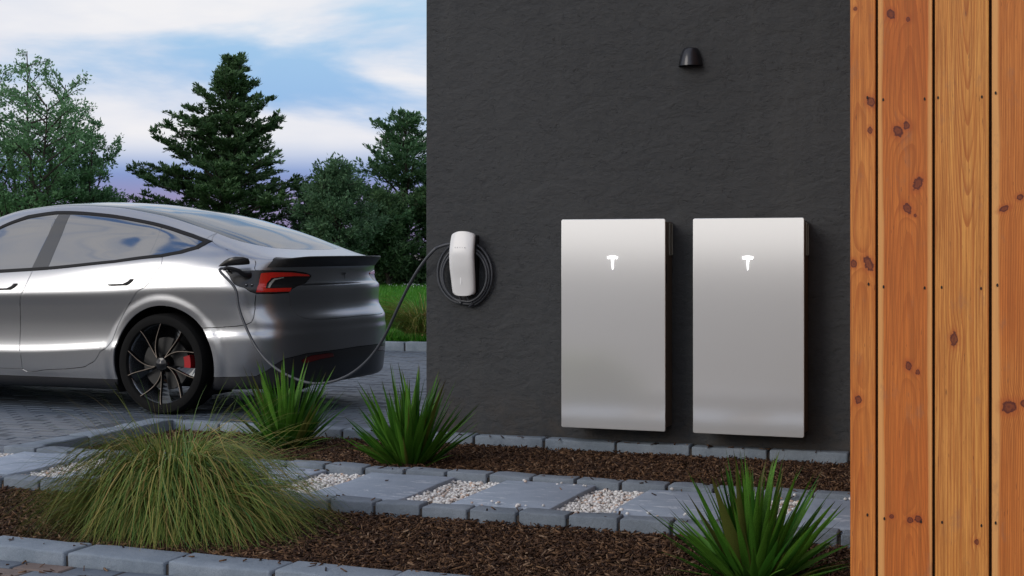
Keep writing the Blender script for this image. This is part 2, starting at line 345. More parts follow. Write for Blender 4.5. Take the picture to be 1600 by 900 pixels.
# timber boards: cut through a cone of growth rings, with knots
def wood_mat(name, tint_a, tint_b, x0, y0, tilt, z0, rings, knots, sap, red=0., seed=0.):
    m, t, p = new_mat(name)
    tc = t.nodes.new('ShaderNodeTexCoord'); sp = t.nodes.new('ShaderNodeSeparateXYZ'); t.links.new(tc.outputs['Object'], sp.inputs[0])
    X, Z = sp.outputs[0], sp.outputs[2]
    wv = noise_n(t, coords(t, (9, 9, 1.6), loc=(seed, seed, seed)), 1, 4, .5)
    wv2 = noise_n(t, coords(t, (40, 40, 5), loc=(0, seed, seed)), 1, 3, .5)
    xw = mth(t, 'ADD', mth(t, 'ADD', X, mth(t, 'MULTIPLY', mth(t, 'SUBTRACT', wv, .5), .022)), mth(t, 'MULTIPLY', mth(t, 'SUBTRACT', wv2, .5), .0045))
    dx = mth(t, 'SUBTRACT', xw, x0); dy = mth(t, 'ADD', mth(t, 'MULTIPLY', mth(t, 'MAXIMUM', mth(t, 'SUBTRACT', Z, z0), -.85), tilt), y0)
    r = mth(t, 'SQRT', mth(t, 'ADD', mth(t, 'MULTIPLY', dx, dx), mth(t, 'MULTIPLY', dy, dy)))
    core = None; halo = None
    for (kx, kz, kr, kas, ang) in knots:
        ca, sa = math.cos(ang), math.sin(ang)
        ex = mth(t, 'SUBTRACT', X, kx); ez = mth(t, 'SUBTRACT', Z, kz)
        u_ = mth(t, 'ADD', mth(t, 'MULTIPLY', ex, ca), mth(t, 'MULTIPLY', ez, sa))
        v_ = mth(t, 'MULTIPLY', mth(t, 'SUBTRACT', mth(t, 'MULTIPLY', ez, ca), mth(t, 'MULTIPLY', ex, sa)), 1/kas)
        d = mth(t, 'DIVIDE', mth(t, 'SQRT', mth(t, 'ADD', mth(t, 'MULTIPLY', u_, u_), mth(t, 'MULTIPLY', v_, v_))), kr)
        g = mth(t, 'EXPONENT', mth(t, 'MULTIPLY', mth(t, 'MULTIPLY', d, d), -.13))
        r = mth(t, 'ADD', r, mth(t, 'MULTIPLY', g, kr*.55))
        nz = mth(t, 'ADD', d, mth(t, 'MULTIPLY', mth(t, 'SUBTRACT', noise_n(t, coords(t, kind='Object'), 130, 3), .5), 1.1))
        k1 = rampn(t, mth(t, 'MULTIPLY', nz, .8), [(.0, .85), (.35, .62), (.62, 1.), (.72, .95), (.86, 0.)]); k2 = rampn(t, mth(t, 'MULTIPLY', nz, .4), [(.25, 1.), (.95, 0.)], 'EASE')
        core = k1 if core is None else mth(t, 'MAXIMUM', core, k1); halo = k2 if halo is None else mth(t, 'MAXIMUM', halo, k2)
    ph = mth(t, 'MULTIPLY', r, rings)
    fr = mth(t, 'FRACT', mth(t, 'ADD', ph, mth(t, 'MULTIPLY', wv, 1.3)))
    late = rampn(t, fr, [(.0, .0), (.55, .25), (.86, 1.), (.97, .9), (1., .0)])
    amp = noise_n(t, coords(t, (14, 14, .7), loc=(seed+3, 0, seed)), 1, 3); late = mth(t, 'MULTIPLY', late, rampn(t, amp, [(.3, .15), (.7, .95)]))
    fib = noise_n(t, coords(t, (230, 230, 4), loc=(seed, 0, 0)), 1, 6, .75); fib2 = noise_n(t, coords(t, (110, 110, 2.2), loc=(0, 0, seed)), 1, 6, .7)
    blot = noise_n(t, coords(t, (5, 5, 2.2), loc=(seed*2, 0, 0)), 1, 5, .6)
    col = mixn(t, rampn(t, blot, [(.3, 0.), (.7, 1.)]), tint_a, tint_b)
    col = mixn(t, rampn(t, fib2, [(.35, 0.), (.68, .55)]), col, (.66, .19, .035))
    col = mixn(t, mth(t, 'MULTIPLY', late, .75), col, (.42, .092, .016))
    col = mixn(t, rampn(t, fib, [(.40, 0.), (.62, .75)]), col, (.36, .10, .020))
    spk = noise_n(t, coords(t, (260, 260, 26), loc=(seed, seed, 0)), 1, 2, .5); col = mixn(t, rampn(t, spk, [(.70, 0.), (.76, .7)]), col, (.16, .05, .02))
    if sap:
        for (s0, s1, left) in sap:
            q = rampn(t, mth(t, 'ADD', xw, .2), [(.2+s0, 1.), (.2+s1, 0.)] if left else [(.2+s0, 0.), (.2+s1, 1.)]); col = mixn(t, mth(t, 'MULTIPLY', q, .75), col, (.86, .44, .15))
    grey = rampn(t, noise_n(t, coords(t, (16, 16, 6), loc=(0, seed, 0)), 1, 6, .7), [(.57, 0.), (.72, .6)]); col = mixn(t, grey, col, (.33, .15, .08))
    if halo is not None:
        col = mixn(t, mth(t, 'MULTIPLY', halo, .55), col, (.42, .075, .018)); col = mixn(t, mth(t, 'MULTIPLY', core, .92), col, (.085, .016, .014))
    t.links.new(col, p.inputs['Base Color']); p.inputs['Roughness'].default_value = .55; p.inputs['Specular IOR Level'].default_value = .35
    b = bumpn(t, late, -.3, .0015, None); bumpn(t, fib, .6, .0012, p, b)
    return m
M['gapdark'] = plain('gap_dark', (.055, .034, .018), .95, var=.4, vscale=120)
M['nail'] = plain('nail_head', (.012, .010, .009), .6, metal=.3)
M['grassground'] = None
m, t, p = new_mat('lawn_ground'); M['lawn'] = m
v = world_coords(t); n = noise_n(t, v, 3, 6, .65); n2_ = noise_n(t, v, 60, 4, .7)
c_ = mixn(t, rampn(t, n, [(.3, 0.), (.7, 1.)]), (.030, .14, .008), (.05, .20, .012)); c_ = mixn(t, rampn(t, n2_, [(.35, 0.), (.7, .6)]), c_, (.018, .06, .008))
t.links.new(c_, p.inputs['Base Color']); p.inputs['Roughness'].default_value = .9; bumpn(t, n2_, .8, .03, p)
M['earth'] = plain('bare_earth', (.09, .075, .06), .95, var=.3, vscale=.8)
# ---------------------------------------------------------------- ground, lawn, drive
HX, HY = -3.322, 7.493               # house corner, wall plane
def sheet(name, x0, x1, y0, y1, z, mat, kind='structure'):
    o = mesh(name, [(x0, y0, z), (x1, y0, z), (x1, y1, z), (x0, y1, z)], [(0, 1, 2, 3)], mat); tag(o, kind=kind); return o
G = sheet('ground', -400, 400, -400, 400, -.06, M['earth'])
LAWN_Y = 14.42
lawn = sheet('lawn', -60, 60, LAWN_Y, 120, .075, M['lawn'])
drive = sheet('driveway', -40, HX, 7.49, LAWN_Y - .10, -.0025, M['joint_drive'])
drive2 = sheet('driveway', -40, -5.07, 6.19, 7.49, -.0025, M['joint_drive'])
pave = sheet('pavement', -60, 60, -60, 4.15, -.004, M['joint'])
def paver_data(name, lx, ly, lz, bev=.006):
    o = from_bm(name, box_bm(-lx/2, lx/2, -ly/2, ly/2, -lz, 0, bev), M['paver']); me = o.data; C.objects.unlink(o); bpy.data.objects.remove(o); return me
PV = [paver_data('paver', .194, .094, .05), paver_data('paver', .194, .094, .05)]
PV += [paver_data('paver', .194, .094, .05)]
for q_ in (1, 2): PV[q_].materials.clear(); PV[q_].materials.append(M[('', 'paver2', 'paver3')[q_]])
def joined(name, items, me, mat, parent):
    """items: (x, y, z, rz) copies of mesh me joined into one"""
    n = len(me.vertices); co = np.empty(n*3, np.float32); me.vertices.foreach_get('co', co); co = co.reshape(-1, 3)
    polys = [tuple(p.vertices) for p in me.polygons]
    V, F = [], []
    for i, (x, y, z, a) in enumerate(items):
        c_, s_ = math.cos(a), math.sin(a)
        V.append(np.stack([co[:, 0]*c_ - co[:, 1]*s_ + x, co[:, 0]*s_ + co[:, 1]*c_ + y, co[:, 2] + z], 1))
        F += [tuple(q + i*n for q in p_) for p_ in polys]
    o = mesh(name, np.concatenate(V), F, mat, parent); o['kind'] = 'stuff'; return o
def pave_area(parent, x0, x1, y0, y1, dist_key, limit, keep, mats=(0, 1), ang=0.0):
    cand = []; row = 0; y = y0 + .05
    while y < y1 - .02:
        x = x0 + (.1 if row % 2 else 0.) + .05
        while x < x1 - .06:
            cand.append((x, y)); x += .2
        y += .1; row += 1
    cand = [q for q in cand if keep(*q)]
    cand.sort(key=dist_key)
    for i, (x, y) in enumerate(cand[:limit]):
        o = bpy.data.objects.new('paver', PV[random.choice(mats)]); o.location = (x, y, random.uniform(-.003, .001)); o.rotation_euler = (random.gauss(0, .006), random.gauss(0, .006), random.gauss(0, .008)); link(o, parent)
    rest = cand[limit:]
    if rest: joined('paver_field', [(x, y, random.uniform(-.003, .001), random.gauss(0, .008)) for x, y in rest], PV[0], M['paver'] if mats[0] == 0 else M['paver3'], parent)
def in_view(x, y, m=40):
    X = x*.9365 + y*.3507; d = -x*.3507 + y*.9365
    if d < 1: return False
    px = 800 + 2270*X/d; py = 391.6 + 1.085*2270/d
    return -m*4 < px < 1600 + m and py < 900 + m*3
cam_dist = lambda q: math.hypot(*q)
pave_area(pave, -4.6, -1.0, 2.95, 4.14, cam_dist, 0 if False else 260, lambda x, y: in_view(x, y), (0, 0, 0, 1))
pave_area(drive2, -8.4, -5.09, 6.2, 7.48, cam_dist, 290, lambda x, y: in_view(x, y, 80), (1, 2))
pave_area(drive, -10.5, HX-.02, 7.5, 14.3, cam_dist, 290, lambda x, y: in_view(x, y, 80) and not (x > -5.05 and y < 7.6), (1, 2))
# ---------------------------------------------------------------- kerbs and edging stones
def stone_mesh(lx, ly, lz, bev, seed, n=3):
    b = box_bm(-lx/2, lx/2, -ly/2, ly/2, 0, lz, 0)
    bmesh.ops.subdivide_edges(b, edges=[e for e in b.edges if e.calc_length() > lx*.8], cuts=n)
    for v in b.verts:
        k = noise.noise(Vector((v.co.x*9+seed*3.1, v.co.y*9, v.co.z*9+seed)))
        if v.co.z > lz*.5: v.co.z += k*.006
        v.co.y += (k*.009 if v.co.y < 0 else 0)
    bmesh.ops.bevel(b, geom=[e for e in b.edges if e.calc_face_angle(0) > .8], offset=bev, segments=2, affect='EDGES', profile=.5)
    me = bpy.data.meshes.new('stone'); bmesh.ops.recalc_face_normals(b, faces=b.faces[:]); b.to_mesh(me); b.free()
    me.polygons.foreach_set('use_smooth', np.ones(len(me.polygons), bool)); me.set_sharp_from_angle(angle=R(50)); return me
def edging(name, child, label, pts, yfix, lx, ly, lz, z0, mat, along='x', bev=.008, jit=.003):
    lo, hi = min(pts), max(pts)
    if along == 'x': base = box(name, lo-lx/2, hi+lx/2, yfix-ly/2+.012, yfix+ly/2-.006, z0, z0+lz-.016, M['joint'])
    else: base = box(name, yfix-ly/2+.006, yfix+ly/2-.012, lo-lx/2, hi+lx/2, z0, z0+lz-.016, M['joint'])
    base['kind'] = 'structure'
    MS = [stone_mesh(lx-.013, ly, lz, bev, random.random()*50) for _ in range(4)]
    for m_ in MS: m_.materials.append(mat)
    for i, c_ in enumerate(pts):
        o = bpy.data.objects.new(child, MS[i % 4])
        if along == 'x': o.location = (c_, yfix + random.gauss(0, jit*.6), z0 + random.gauss(0, jit*.5)); o.rotation_euler = (0, random.gauss(0, .004), random.gauss(0, .005))
        else: o.location = (yfix + random.gauss(0, jit*.5), c_, z0 + random.gauss(0, jit*.5)); o.rotation_euler = (0, 0, R(90) + random.gauss(0, .005))
        link(o, base)
    return base
P4 = .4045
edging('kerb', 'kerb_stone', None, [-3.199 + P4*(k+.5) for k in range(-9, 14)], 4.232, P4, .16, .105, -.06, M['stone'])
edging('edging', 'edging_stone', None, [-2.992 + P4*(k+.5) for k in range(-5, 9)], 7.44, P4, .098, .10, -.03, M['stone'])
edging('edging', 'edging_stone', None, [6.19 + P4*(k+.5) for k in range(0, 3)], -4.99, P4, .145, .115, -.035, M['stone'], along='y')
PB = .207
edging('path_border', 'border_stone', None, [-2.392 + PB*(k+.5) for k in range(-18, 12)], 5.385, PB, .10, .11, -.05, M['border'], bev=.006)
edging('path_border', 'border_stone', None, [-2.40 + PB*(k+.5) for k in range(-13, 12)], 6.145, PB, .10, .12, -.045, M['border'], bev=.006)
# far kerb along the lawn
edging('kerb', 'kerb_stone', None, [-12 + .6*(k+.5) for k in range(0, 30)], LAWN_Y-.05, .6, .12, .15, -.055, M['stone'])
# ---------------------------------------------------------------- beds: soil, path base, slabs
soil1 = sheet('flower_bed', -7, .6, 4.31, 5.34, -.004, M['soil']); soil2 = sheet('flower_bed', -4.92, 6, 6.19, 7.40, .004, M['soil'])
gb = sheet('garden_path', -7, .2, 5.43, 6.10, .018, M['gravel_bed'])
SL = [stone_mesh(w_, .645, .05, .005, k*7.3, 2) for k, w_ in enumerate((.425, .43, .42))]
for m_ in SL: m_.materials.append(M['slab'])
GAPS = [-.445, -1.10, -1.764, -2.43, -3.10, -3.745, -4.40, -5.06, -5.72]     # centres of the gravel joints
for i in range(len(GAPS)-1):
    xc = (GAPS[i] + GAPS[i+1])/2
    o = bpy.data.objects.new('paving_slab', SL[i % 3]); o.location = (xc, 5.765, .007 + random.gauss(0, .001)); o.rotation_euler = (random.gauss(0, .002), random.gauss(0, .002), random.gauss(0, .004)); link(o, gb)
o = bpy.data.objects.new('paving_slab', SL[0]); o.location = (GAPS[0]+.33, 5.765, .007); link(o, gb)
# ---------------------------------------------------------------- mulch chips and white pebbles
def chips(name, areas, mat):
    Vs, Fs, off = [], [], 0
    for (x0, x1, y0, y1, z0, zh, n) in areas:
        c = np.stack([rng.uniform(x0, x1, n), rng.uniform(y0, y1, n), z0 + zh*rng.random(n)**1.3], 1)
        L = rng.uniform(.006, .019, n)*(1 + .5*(rng.random(n) < .1)); Wd = rng.uniform(.0018, .0052, n); H_ = rng.uniform(.0008, .003, n)
        az = rng.uniform(0, 2*np.pi, n); tl = rng.normal(0, .38, n); rl = rng.normal(0, .6, n)
        X = np.stack([np.cos(az)*np.cos(tl), np.sin(az)*np.cos(tl), np.sin(tl)], 1)
        Y0 = np.stack([-np.sin(az), np.cos(az), np.zeros(n)], 1); Z0 = np.cross(X, Y0)
        Y = Y0*np.cos(rl)[:, None] + Z0*np.sin(rl)[:, None]; Z = np.cross(X, Y)
        k = rng.uniform(.35, 1, (n, 1))
        t = np.array([(-1, -1, -1), (-1, 1, -1), (-1, 0, 1), (1, -1, -1), (1, 1, -1), (1, 0, 1)], float)
        P = np.zeros((n, 6, 3))
        for j in range(6):
            e = k if t[j, 0] > 0 else 1
            P[:, j] = c + X*(L[:, None]*t[j, 0]) + Y*(Wd[:, None]*t[j, 1]*e) + Z*(H_[:, None]*t[j, 2])
        Vs.append(P.reshape(-1, 3)); b = off + np.arange(n)[:, None, None]*6
        tri = np.array([(0, 1, 2), (3, 5, 4), (0, 3, 4), (0, 4, 1), (1, 4, 5), (1, 5, 2), (0, 2, 5), (0, 5, 3)])
        Fs.append((b + tri[None]).reshape(-1, 3)); off += n*6
    o = mesh(name, np.concatenate(Vs), np.concatenate(Fs), mat); o['kind'] = 'stuff'; return o
chips('mulch', [(-4.6, -.3, 4.32, 5.335, .0, .022, 46000), (-7, -4.6, 4.32, 5.335, 0, .018, 4000),
                (-4.9, -.7, 6.20, 7.39, .006, .020, 44000), (-.7, 1.2, 6.20, 7.39, .006, .016, 5000),
                (-4.6, -.4, 5.34, 5.44, .061, .001, 45), (-4.6, -.4, 6.09, 6.2, .077, .001, 45), (-4.6, -.4, 5.46, 6.08, .059, .001, 28), (-3.7, -1.0, 4.22, 4.32, .047, .001, 40), (-4.4, -1, 7.385, 7.42, .072, .001, 60), (-3.6, -1.6, 3.9, 4.15, .001, .001, 60)], M['mulch'])
def pebbles(name, strips, mat):
    b = bmesh.new(); bmesh.ops.create_icosphere(b, subdivisions=1, radius=1); ico = np.array([v.co[:] for v in b.verts]); fc = np.array([[v.index for v in f.verts] for f in b.faces]); b.free()
    Vs, Fs, off = [], [], 0
    for (x0, x1, y0, y1, z0, n) in strips:
        c = np.stack([rng.uniform(x0, x1, n), rng.uniform(y0, y1, n), z0 + rng.random(n)*.016], 1)
        r = rng.uniform(.0055, .0125, (n, 1)); s = np.stack([np.ones(n), rng.uniform(.65, .95, n), rng.uniform(.5, .8, n)], 1)*r
        az = rng.uniform(0, 2*np.pi, n)
        P = ico[None]*s[:, None, :]*(1 + rng.normal(0, .09, (n, len(ico), 1)))
        x = P[..., 0]*np.cos(az)[:, None] - P[..., 1]*np.sin(az)[:, None]; y = P[..., 0]*np.sin(az)[:, None] + P[..., 1]*np.cos(az)[:, None]
        P = np.stack([x, y, P[..., 2]], -1) + c[:, None]
        Vs.append(P.reshape(-1, 3)); Fs.append((off + np.arange(n)[:, None, None]*len(ico) + fc[None]).reshape(-1, 3)); off += n*len(ico)
    o = mesh(name, np.concatenate(Vs), np.concatenate(Fs), mat, smooth=True); o['kind'] = 'stuff'; return o
pebbles('gravel', [(g-.122, g+.122, 5.44, 6.09, .026, 1150) for g in GAPS[:8]], M['pebble'])
# a few strays on the slabs and stones
pebbles('gravel', [(-2.36, -1.9, 5.44, 5.52, .055, 9), (-1.63, -1.3, 5.44, 5.5, .055, 9), (-2.3, -1.9, 6.02, 6.08, .055, 8), (-1.6, -.5, 6.03, 6.08, .055, 14)], M['pebble'])
# ---------------------------------------------------------------- house
house = empty('house', (HX, HY, 0)); tag(house, 'dark grey rendered house whose wall carries the two batteries and the charger', 'house')
bm = bmesh.new()
for q in ((0, 9, 0, .30, -.05, 5.75), (0, .30, .30, 8, -.05, 5.75), (8.7, 9, .30, 8, -.05, 5.75), (.30, 8.7, 7.7, 8, -.05, 5.75)): box_bm(*q, bev=.004, bm=bm)
from_bm('wall', bm, M['render'], house)
box('roof', -.08, 9.08, -.08, 8.08, 5.752, 5.90, M['trim'], house, bev=.01)
# ---------------------------------------------------------------- car skin: a net of rails
import numpy as np
def spl(keys):
    k = np.array(keys, float); X, Y = k[:, 0], k[:, 1]
    n = len(X); h = np.diff(X); d = np.diff(Y) / h
    m = np.zeros(n); m[0], m[-1] = d[0], d[-1]
    for i in range(1, n - 1):
        if d[i-1] * d[i] > 0:
            w1, w2 = 2*h[i] + h[i-1], h[i] + 2*h[i-1]
            m[i] = (w1 + w2) / (w1 / d[i-1] + w2 / d[i])
    def f(x):
        x = np.clip(np.asarray(x, float), X[0], X[-1])
        i = np.clip(np.searchsorted(X, x) - 1, 0, n - 2)
        t = (x - X[i]) / h[i]
        return (2*t**3 - 3*t**2 + 1)*Y[i] + (t**3 - 2*t**2 + t)*h[i]*m[i] + (-2*t**3 + 3*t**2)*Y[i+1] + (t**3 - t**2)*h[i]*m[i+1]
    return f
A0R, A0F = -0.2, -2.75
PQ_R, PQ_F = (6.0, 3.0), (4.5, 2.4)
def _table(p, q, L, W):
    th = np.concatenate([[0], np.geomspace(1e-9, 0.3, 3000), np.linspace(0.3, np.pi/2, 6001)[1:]])
    a = L*np.sin(th)**(2/p); w = W*np.clip(np.cos(th), 0, 1)**(2/q)
    s = np.concatenate([[0], np.cumsum(np.hypot(np.diff(a), np.diff(w)))])
    return th, s / s[-1]
TR = _table(6.0, 3.0, 1.19, .92); TF = _table(4.5, 2.4, .98, .92)
N_F, N_S, N_R = 34, 88, 62           # stations: nose, side, rear corner
NT = N_F + N_S + N_R
# band rails, bottom to top: half width, rear end, front end, height keys
RAILS = [
 (.78, .86, -3.50, [(-3.7,.16),(-2.9,.14),(0,.14),(.5,.17),(1,.19)]),
 (.868,.965, -3.62, [(-3.7,.19),(-2.9,.17),(0,.17),(.5,.19),(1,.205)]),
 (.893,.985,-3.68, [(-3.7,.27),(-2.9,.245),(-.5,.245),(.3,.29),(1,.31)]),
 (.908,.99,-3.70, [(-3.7,.36),(-2.9,.36),(-1.2,.37),(-.4,.41),(.3,.45),(1,.47)]),
 (.908,.993,-3.71, [(-3.7,.41),(-2.9,.385),(-1.2,.395),(-.4,.435),(.3,.52),(1,.535)]),
 (.899,.990,-3.72, [(-3.7,.46),(-2.9,.43),(-1.2,.44),(-.4,.48),(.3,.55),(1,.57)]),
 (.899,.985,-3.715,[(-3.7,.52),(-2.9,.56),(-1.2,.57),(-.4,.59),(.3,.62),(1,.625)]),
 (.911,.930,-3.68, [(-3.7,.57),(-2.9,.68),(-1.2,.70),(-.4,.71),(.3,.72),(1,.70)]),
 (.922,.925,-3.63, [(-3.7,.60),(-2.9,.745),(-1.2,.780),(-.4,.800),(0,.825),(.5,.84),(1,.845)]),
 (.919,.902,-3.60, [(-3.7,.62),(-2.9,.765),(-1.2,.808),(-.4,.832),(0,.855),(.5,.87),(1,.872)]),
 (.898,.893,-3.55, [(-3.7,.645),(-2.9,.80),(-1.2,.87),(-.4,.915),(0,.94),(.5,.955),(1,.955)]),
 (.868,.928,-3.50, [(-3.7,.67),(-3.3,.755),(-2.9,.825),(-2.3,.885),(-1.33,.932),(-.93,.955),(-.4,1.0),(0,1.028),(.35,1.035),(.65,1.022),(1,1.035)]),
]
NB = len(RAILS)
ZC = spl([(-3.75,.66),(-3.5,.715),(-3.3,.79),(-2.95,.91),(-2.55,1.005),(-2.35,1.12),(-2.06,1.20),(-1.7,1.335),(-1.4,1.412),(-1.0,1.442),(-.62,1.427),(-.235,1.378),(.19,1.267),(.5,1.156),(.72,1.075),(.86,1.042),(.93,1.036),(1.0,1.03)])
WE = spl([(-3.75,1),(-.2,1),(.1,.995),(.4,.985),(.7,.975),(1,1)])
# rows above the belt: (rho, n) at key stations
TOPK = [-3.75, -2.7, -2.35, -1.9, -1.0, -.3, .3, .62, .93]
TOPR = [
 [(.96,.45),(.95,.35),(.95,.16),(.925,.22),(.925,.235),(.93,.22),(.962,.22),(.96,.30),(.95,.35)],
 [(.90,.66),(.90,.55),(.89,.36),(.84,.48),(.835,.50),(.85,.46),(.925,.43),(.90,.52),(.88,.55)],
 [(.80,.80),(.80,.70),(.82,.56),(.77,.71),(.762,.735),(.79,.68),(.865,.62),(.81,.69),(.78,.72)],
 [(.70,.88),(.70,.80),(.73,.70),(.70,.845),(.695,.87),(.72,.83),(.775,.775),(.70,.81),(.68,.84)],
 [(.60,.92),(.60,.87),(.635,.81),(.62,.91),(.62,.93),(.64,.91),(.67,.87),(.58,.89),(.56,.90)],
 [(.45,.96),(.45,.93),(.46,.92),(.45,.96),(.45,.965),(.46,.955),(.48,.94),(.42,.95),(.42,.95)],
 [(.23,.99),(.23,.98),(.23,.98),(.23,.99),(.23,.99),(.23,.985),(.24,.98),(.22,.985),(.22,.985)],
 [(0,1)]*9,
]
NRL = NB + len(TOPR)                 # rails in all
FB = [spl(r[3]) for r in RAILS]
FR = [(spl([(k, v[0]) for k, v in zip(TOPK, r)]), spl([(k, v[1]) for k, v in zip(TOPK, r)])) for r in TOPR]
ARCH = [(0.02, .335, .385), (-2.86, .335, .385)]
def rails_at(t):
    """t: array of station numbers in [0, NT]; returns (n, NRL, 3) local points (a, w, z)"""
    t = np.atleast_1d(np.asarray(t, float)); n = len(t)
    out = np.zeros((n, NRL, 3))
    f = t < N_F; r = t > N_F + N_S; m = ~(f | r)
    thF = np.interp(1 - t[f]/N_F, TF[1], TF[0]); thR = np.interp((t[r] - N_F - N_S)/N_R, TR[1], TR[0])
    for j, (W, ae, af, _) in enumerate(RAILS):
        a = np.zeros(n); w = np.full(n, W)
        a[m] = A0F + (A0R - A0F)*(t[m] - N_F)/N_S
        a[f] = A0F - (A0F - af)*np.sin(thF)**(2/4.5); w[f] = W*np.clip(np.cos(thF), 0, 1)**(2/2.4)
        a[r] = A0R + (ae - A0R)*np.sin(thR)**(2/6.0); w[r] = W*np.clip(np.cos(thR), 0, 1)**(2/3.0)
        w = w*(WE(a) if j == NB-1 else 1)
        out[:, j, 0] = a; out[:, j, 1] = w; out[:, j, 2] = FB[j](a)
    aE, wE, zE = out[:, NB-1, 0], out[:, NB-1, 1], out[:, NB-1, 2]
    zc = ZC(aE)
    for j, (fr, fn) in enumerate(FR):
        out[:, NB+j, 0] = aE; out[:, NB+j, 1] = fr(aE)*wE; out[:, NB+j, 2] = zE + fn(aE)*(zc - zE)
    return out
def surf(t, s):
    """points on the skin for arrays t, s (s in [0, NRL-1])"""
    t = np.asarray(t, float); s = np.asarray(s, float); shp = t.shape
    R = rails_at(t.ravel()); s = np.clip(s.ravel(), 0, NRL - 1 - 1e-9)
    i = s.astype(int); u = (s - i)[:, None]; k = np.arange(len(s))
    g = lambda q: R[k, np.clip(q, 0, NRL-1)]
    p0, p1, p2, p3 = g(i-1), g(i), g(i+1), g(i+2)
    p0 = np.where((i == 0)[:, None], 2*p1 - p2, p0)
    mir = p1*np.array([1, -1, 1]); p3 = np.where((i == NRL-2)[:, None], mir, p3)
    c1, c2, c3 = [np.maximum(np.linalg.norm(b - a, axis=1, keepdims=True), 1e-5)**.5 for a, b in ((p0, p1), (p1, p2), (p2, p3))]
    m1 = (p1-p0)/c1 - (p2-p0)/(c1+c2) + (p2-p1)/c2; m2 = (p2-p1)/c2 - (p3-p1)/(c2+c3) + (p3-p2)/c3
    m1, m2 = m1*c2, m2*c2
    P = (2*u**3 - 3*u**2 + 1)*p1 + (u**3 - 2*u**2 + u)*m1 + (-2*u**3 + 3*u**2)*p2 + (u**3 - u**2)*m2
    for ca, cz, cr in ARCH:                                  # flared wheel-arch lip
        rr = np.hypot(P[:, 0]-ca, P[:, 2]-cz)
        q = np.clip((cr + .085 - rr)/.06, 0, 1); q = q*q*(3-2*q)
        P[:, 1] += .008*q*np.clip((P[:, 1]-.6)/.2, 0, 1)*np.clip((.95-P[:, 2])/.1, 0, 1)
    return P.reshape(shp + (3,))
CAR_X, CAR_Y = -5.549, 9.09          # rear axle and centre line in the scene
# ---------------------------------------------------------------- timber wall in front
TX0, TY = -.515, 3.97
tw = empty('timber_wall', (TX0, TY, 0)); tag(tw, 'warm orange pine boarded wall with dark knots in the right foreground', 'wall')
boards = [  # x0, x1, material
 (0.0, .0655, wood_mat('pine_narrow', (.70, .215, .038), (.86, .36, .085), .03, .08, .02, 1.0, 190, [(.055, 1.48, .010, 1.5, .2), (.052, 1.405, .007, 1.3, 0), (.048, 1.05, .011, 1.9, .5), (.010, 1.05, .008, 1.3, 0), (.022, .688, .009, 1.3, 0), (.014, 1.73, .005, 1.2, 0)], None, seed=1.3)),
 (.0725, .211, wood_mat('pine_red', (.60, .145, .024), (.76, .24, .045), .15, .045, .03, .2, 210, [(.106, 1.71, .010, 1.3, .5), (.150, 1.695, .005, 1.2, 0), (.124, 1.400, .0115, 1.35, .4), (.146, 1.414, .0085, 1.3, .2), (.175, 1.262, .011, 1.7, -.4), (.148, 1.196, .0095, 1.5, .5), (.168, 1.178, .004, 1.2, 0), (.151, .782, .008, 1.5, .1), (.174, .766, .006, 1.2, 0), (.108, .382, .006, 1., 0), (.155, .376, .007, 1.2, 0), (.176, .380, .009, 1., .8)], [(.200, .2035, False), (.084, .088, True)], seed=4.1)),
 (.218, .352, wood_mat('pine_pale', (.82, .36, .075), (.88, .44, .115), .300, .0, .052, 1.98, 215, [(.266, .854, .009, 2.1, 0), (.270, 1.78, .006, 1.4, .2), (.322, .33, .006, 1.2, .3)], None, seed=7.7)),
 (.3595, .500, wood_mat('pine_wide', (.66, .195, .036), (.82, .33, .078), .52, .05, .03, .9, 190, [(.390, 1.193, .013, .55, .45), (.428, 1.222, .009, .8, .3), (.445, 1.232, .006, 1., 0), (.402, .683, .017, .95, .35), (.441, .694, .011, 1., .2), (.412, 1.738, .009, .5, .3), (.437, 1.747, .007, .8, .2)], [(.3755, .379, True)], seed=2.9)),
 (.507, .645, wood_mat('pine_plain', (.70, .215, .038), (.86, .36, .085), .60, .07, .03, .9, 190, [(.58, 1.2, .010, 1.3, .3)], None, seed=5.5)),
]
_mats = [b[2] for b in boards]
xs = [(b[0], b[1]) for b in boards] + [(.652 + .146*k, .652 + .146*k + .139) for k in range(10)]
_bm = {}
for k, (x0, x1) in enumerate(xs):
    mt = _mats[k] if k < 5 else _mats[k % 5]
    b = box_bm(x0, x1, -.020 + random.uniform(-.0008, .0008), 0, .0, 5.7, .0022, 2)
    o = from_bm('board', b, mt, tw, smooth=True, angle=35)
    if k >= 5:
        o.location.x = x0 - xs[k % 5][0]; me = o.data
        for v in me.vertices: v.co.x -= o.location.x
bk = box('backing', .004, xs[-1][1], .001, .11, 0, 5.69, M['gapdark'], tw)
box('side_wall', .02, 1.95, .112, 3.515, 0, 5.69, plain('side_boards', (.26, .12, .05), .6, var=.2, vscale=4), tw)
def nail(x, z):
    o = lathe('nail', [(0, -.0009), (.0030, -.0009), (.0034, .001)], M['nail'], tw, n=10, loc=(x, -.0212, z)); o.scale = (.75, 1, 1.35)
for z, off in ((1.486, [.045, .086, .192, .226, .335, .369, .48]), (.990, [.048, .087, .192, .235, .333, .373, .48]), (.376, [.045, .089, .183, .236, .334, .369, .48])):
    for j, x in enumerate(off): nail(x, z + (.006 if j in (0, 5) else -.001 if j % 2 else -.003))
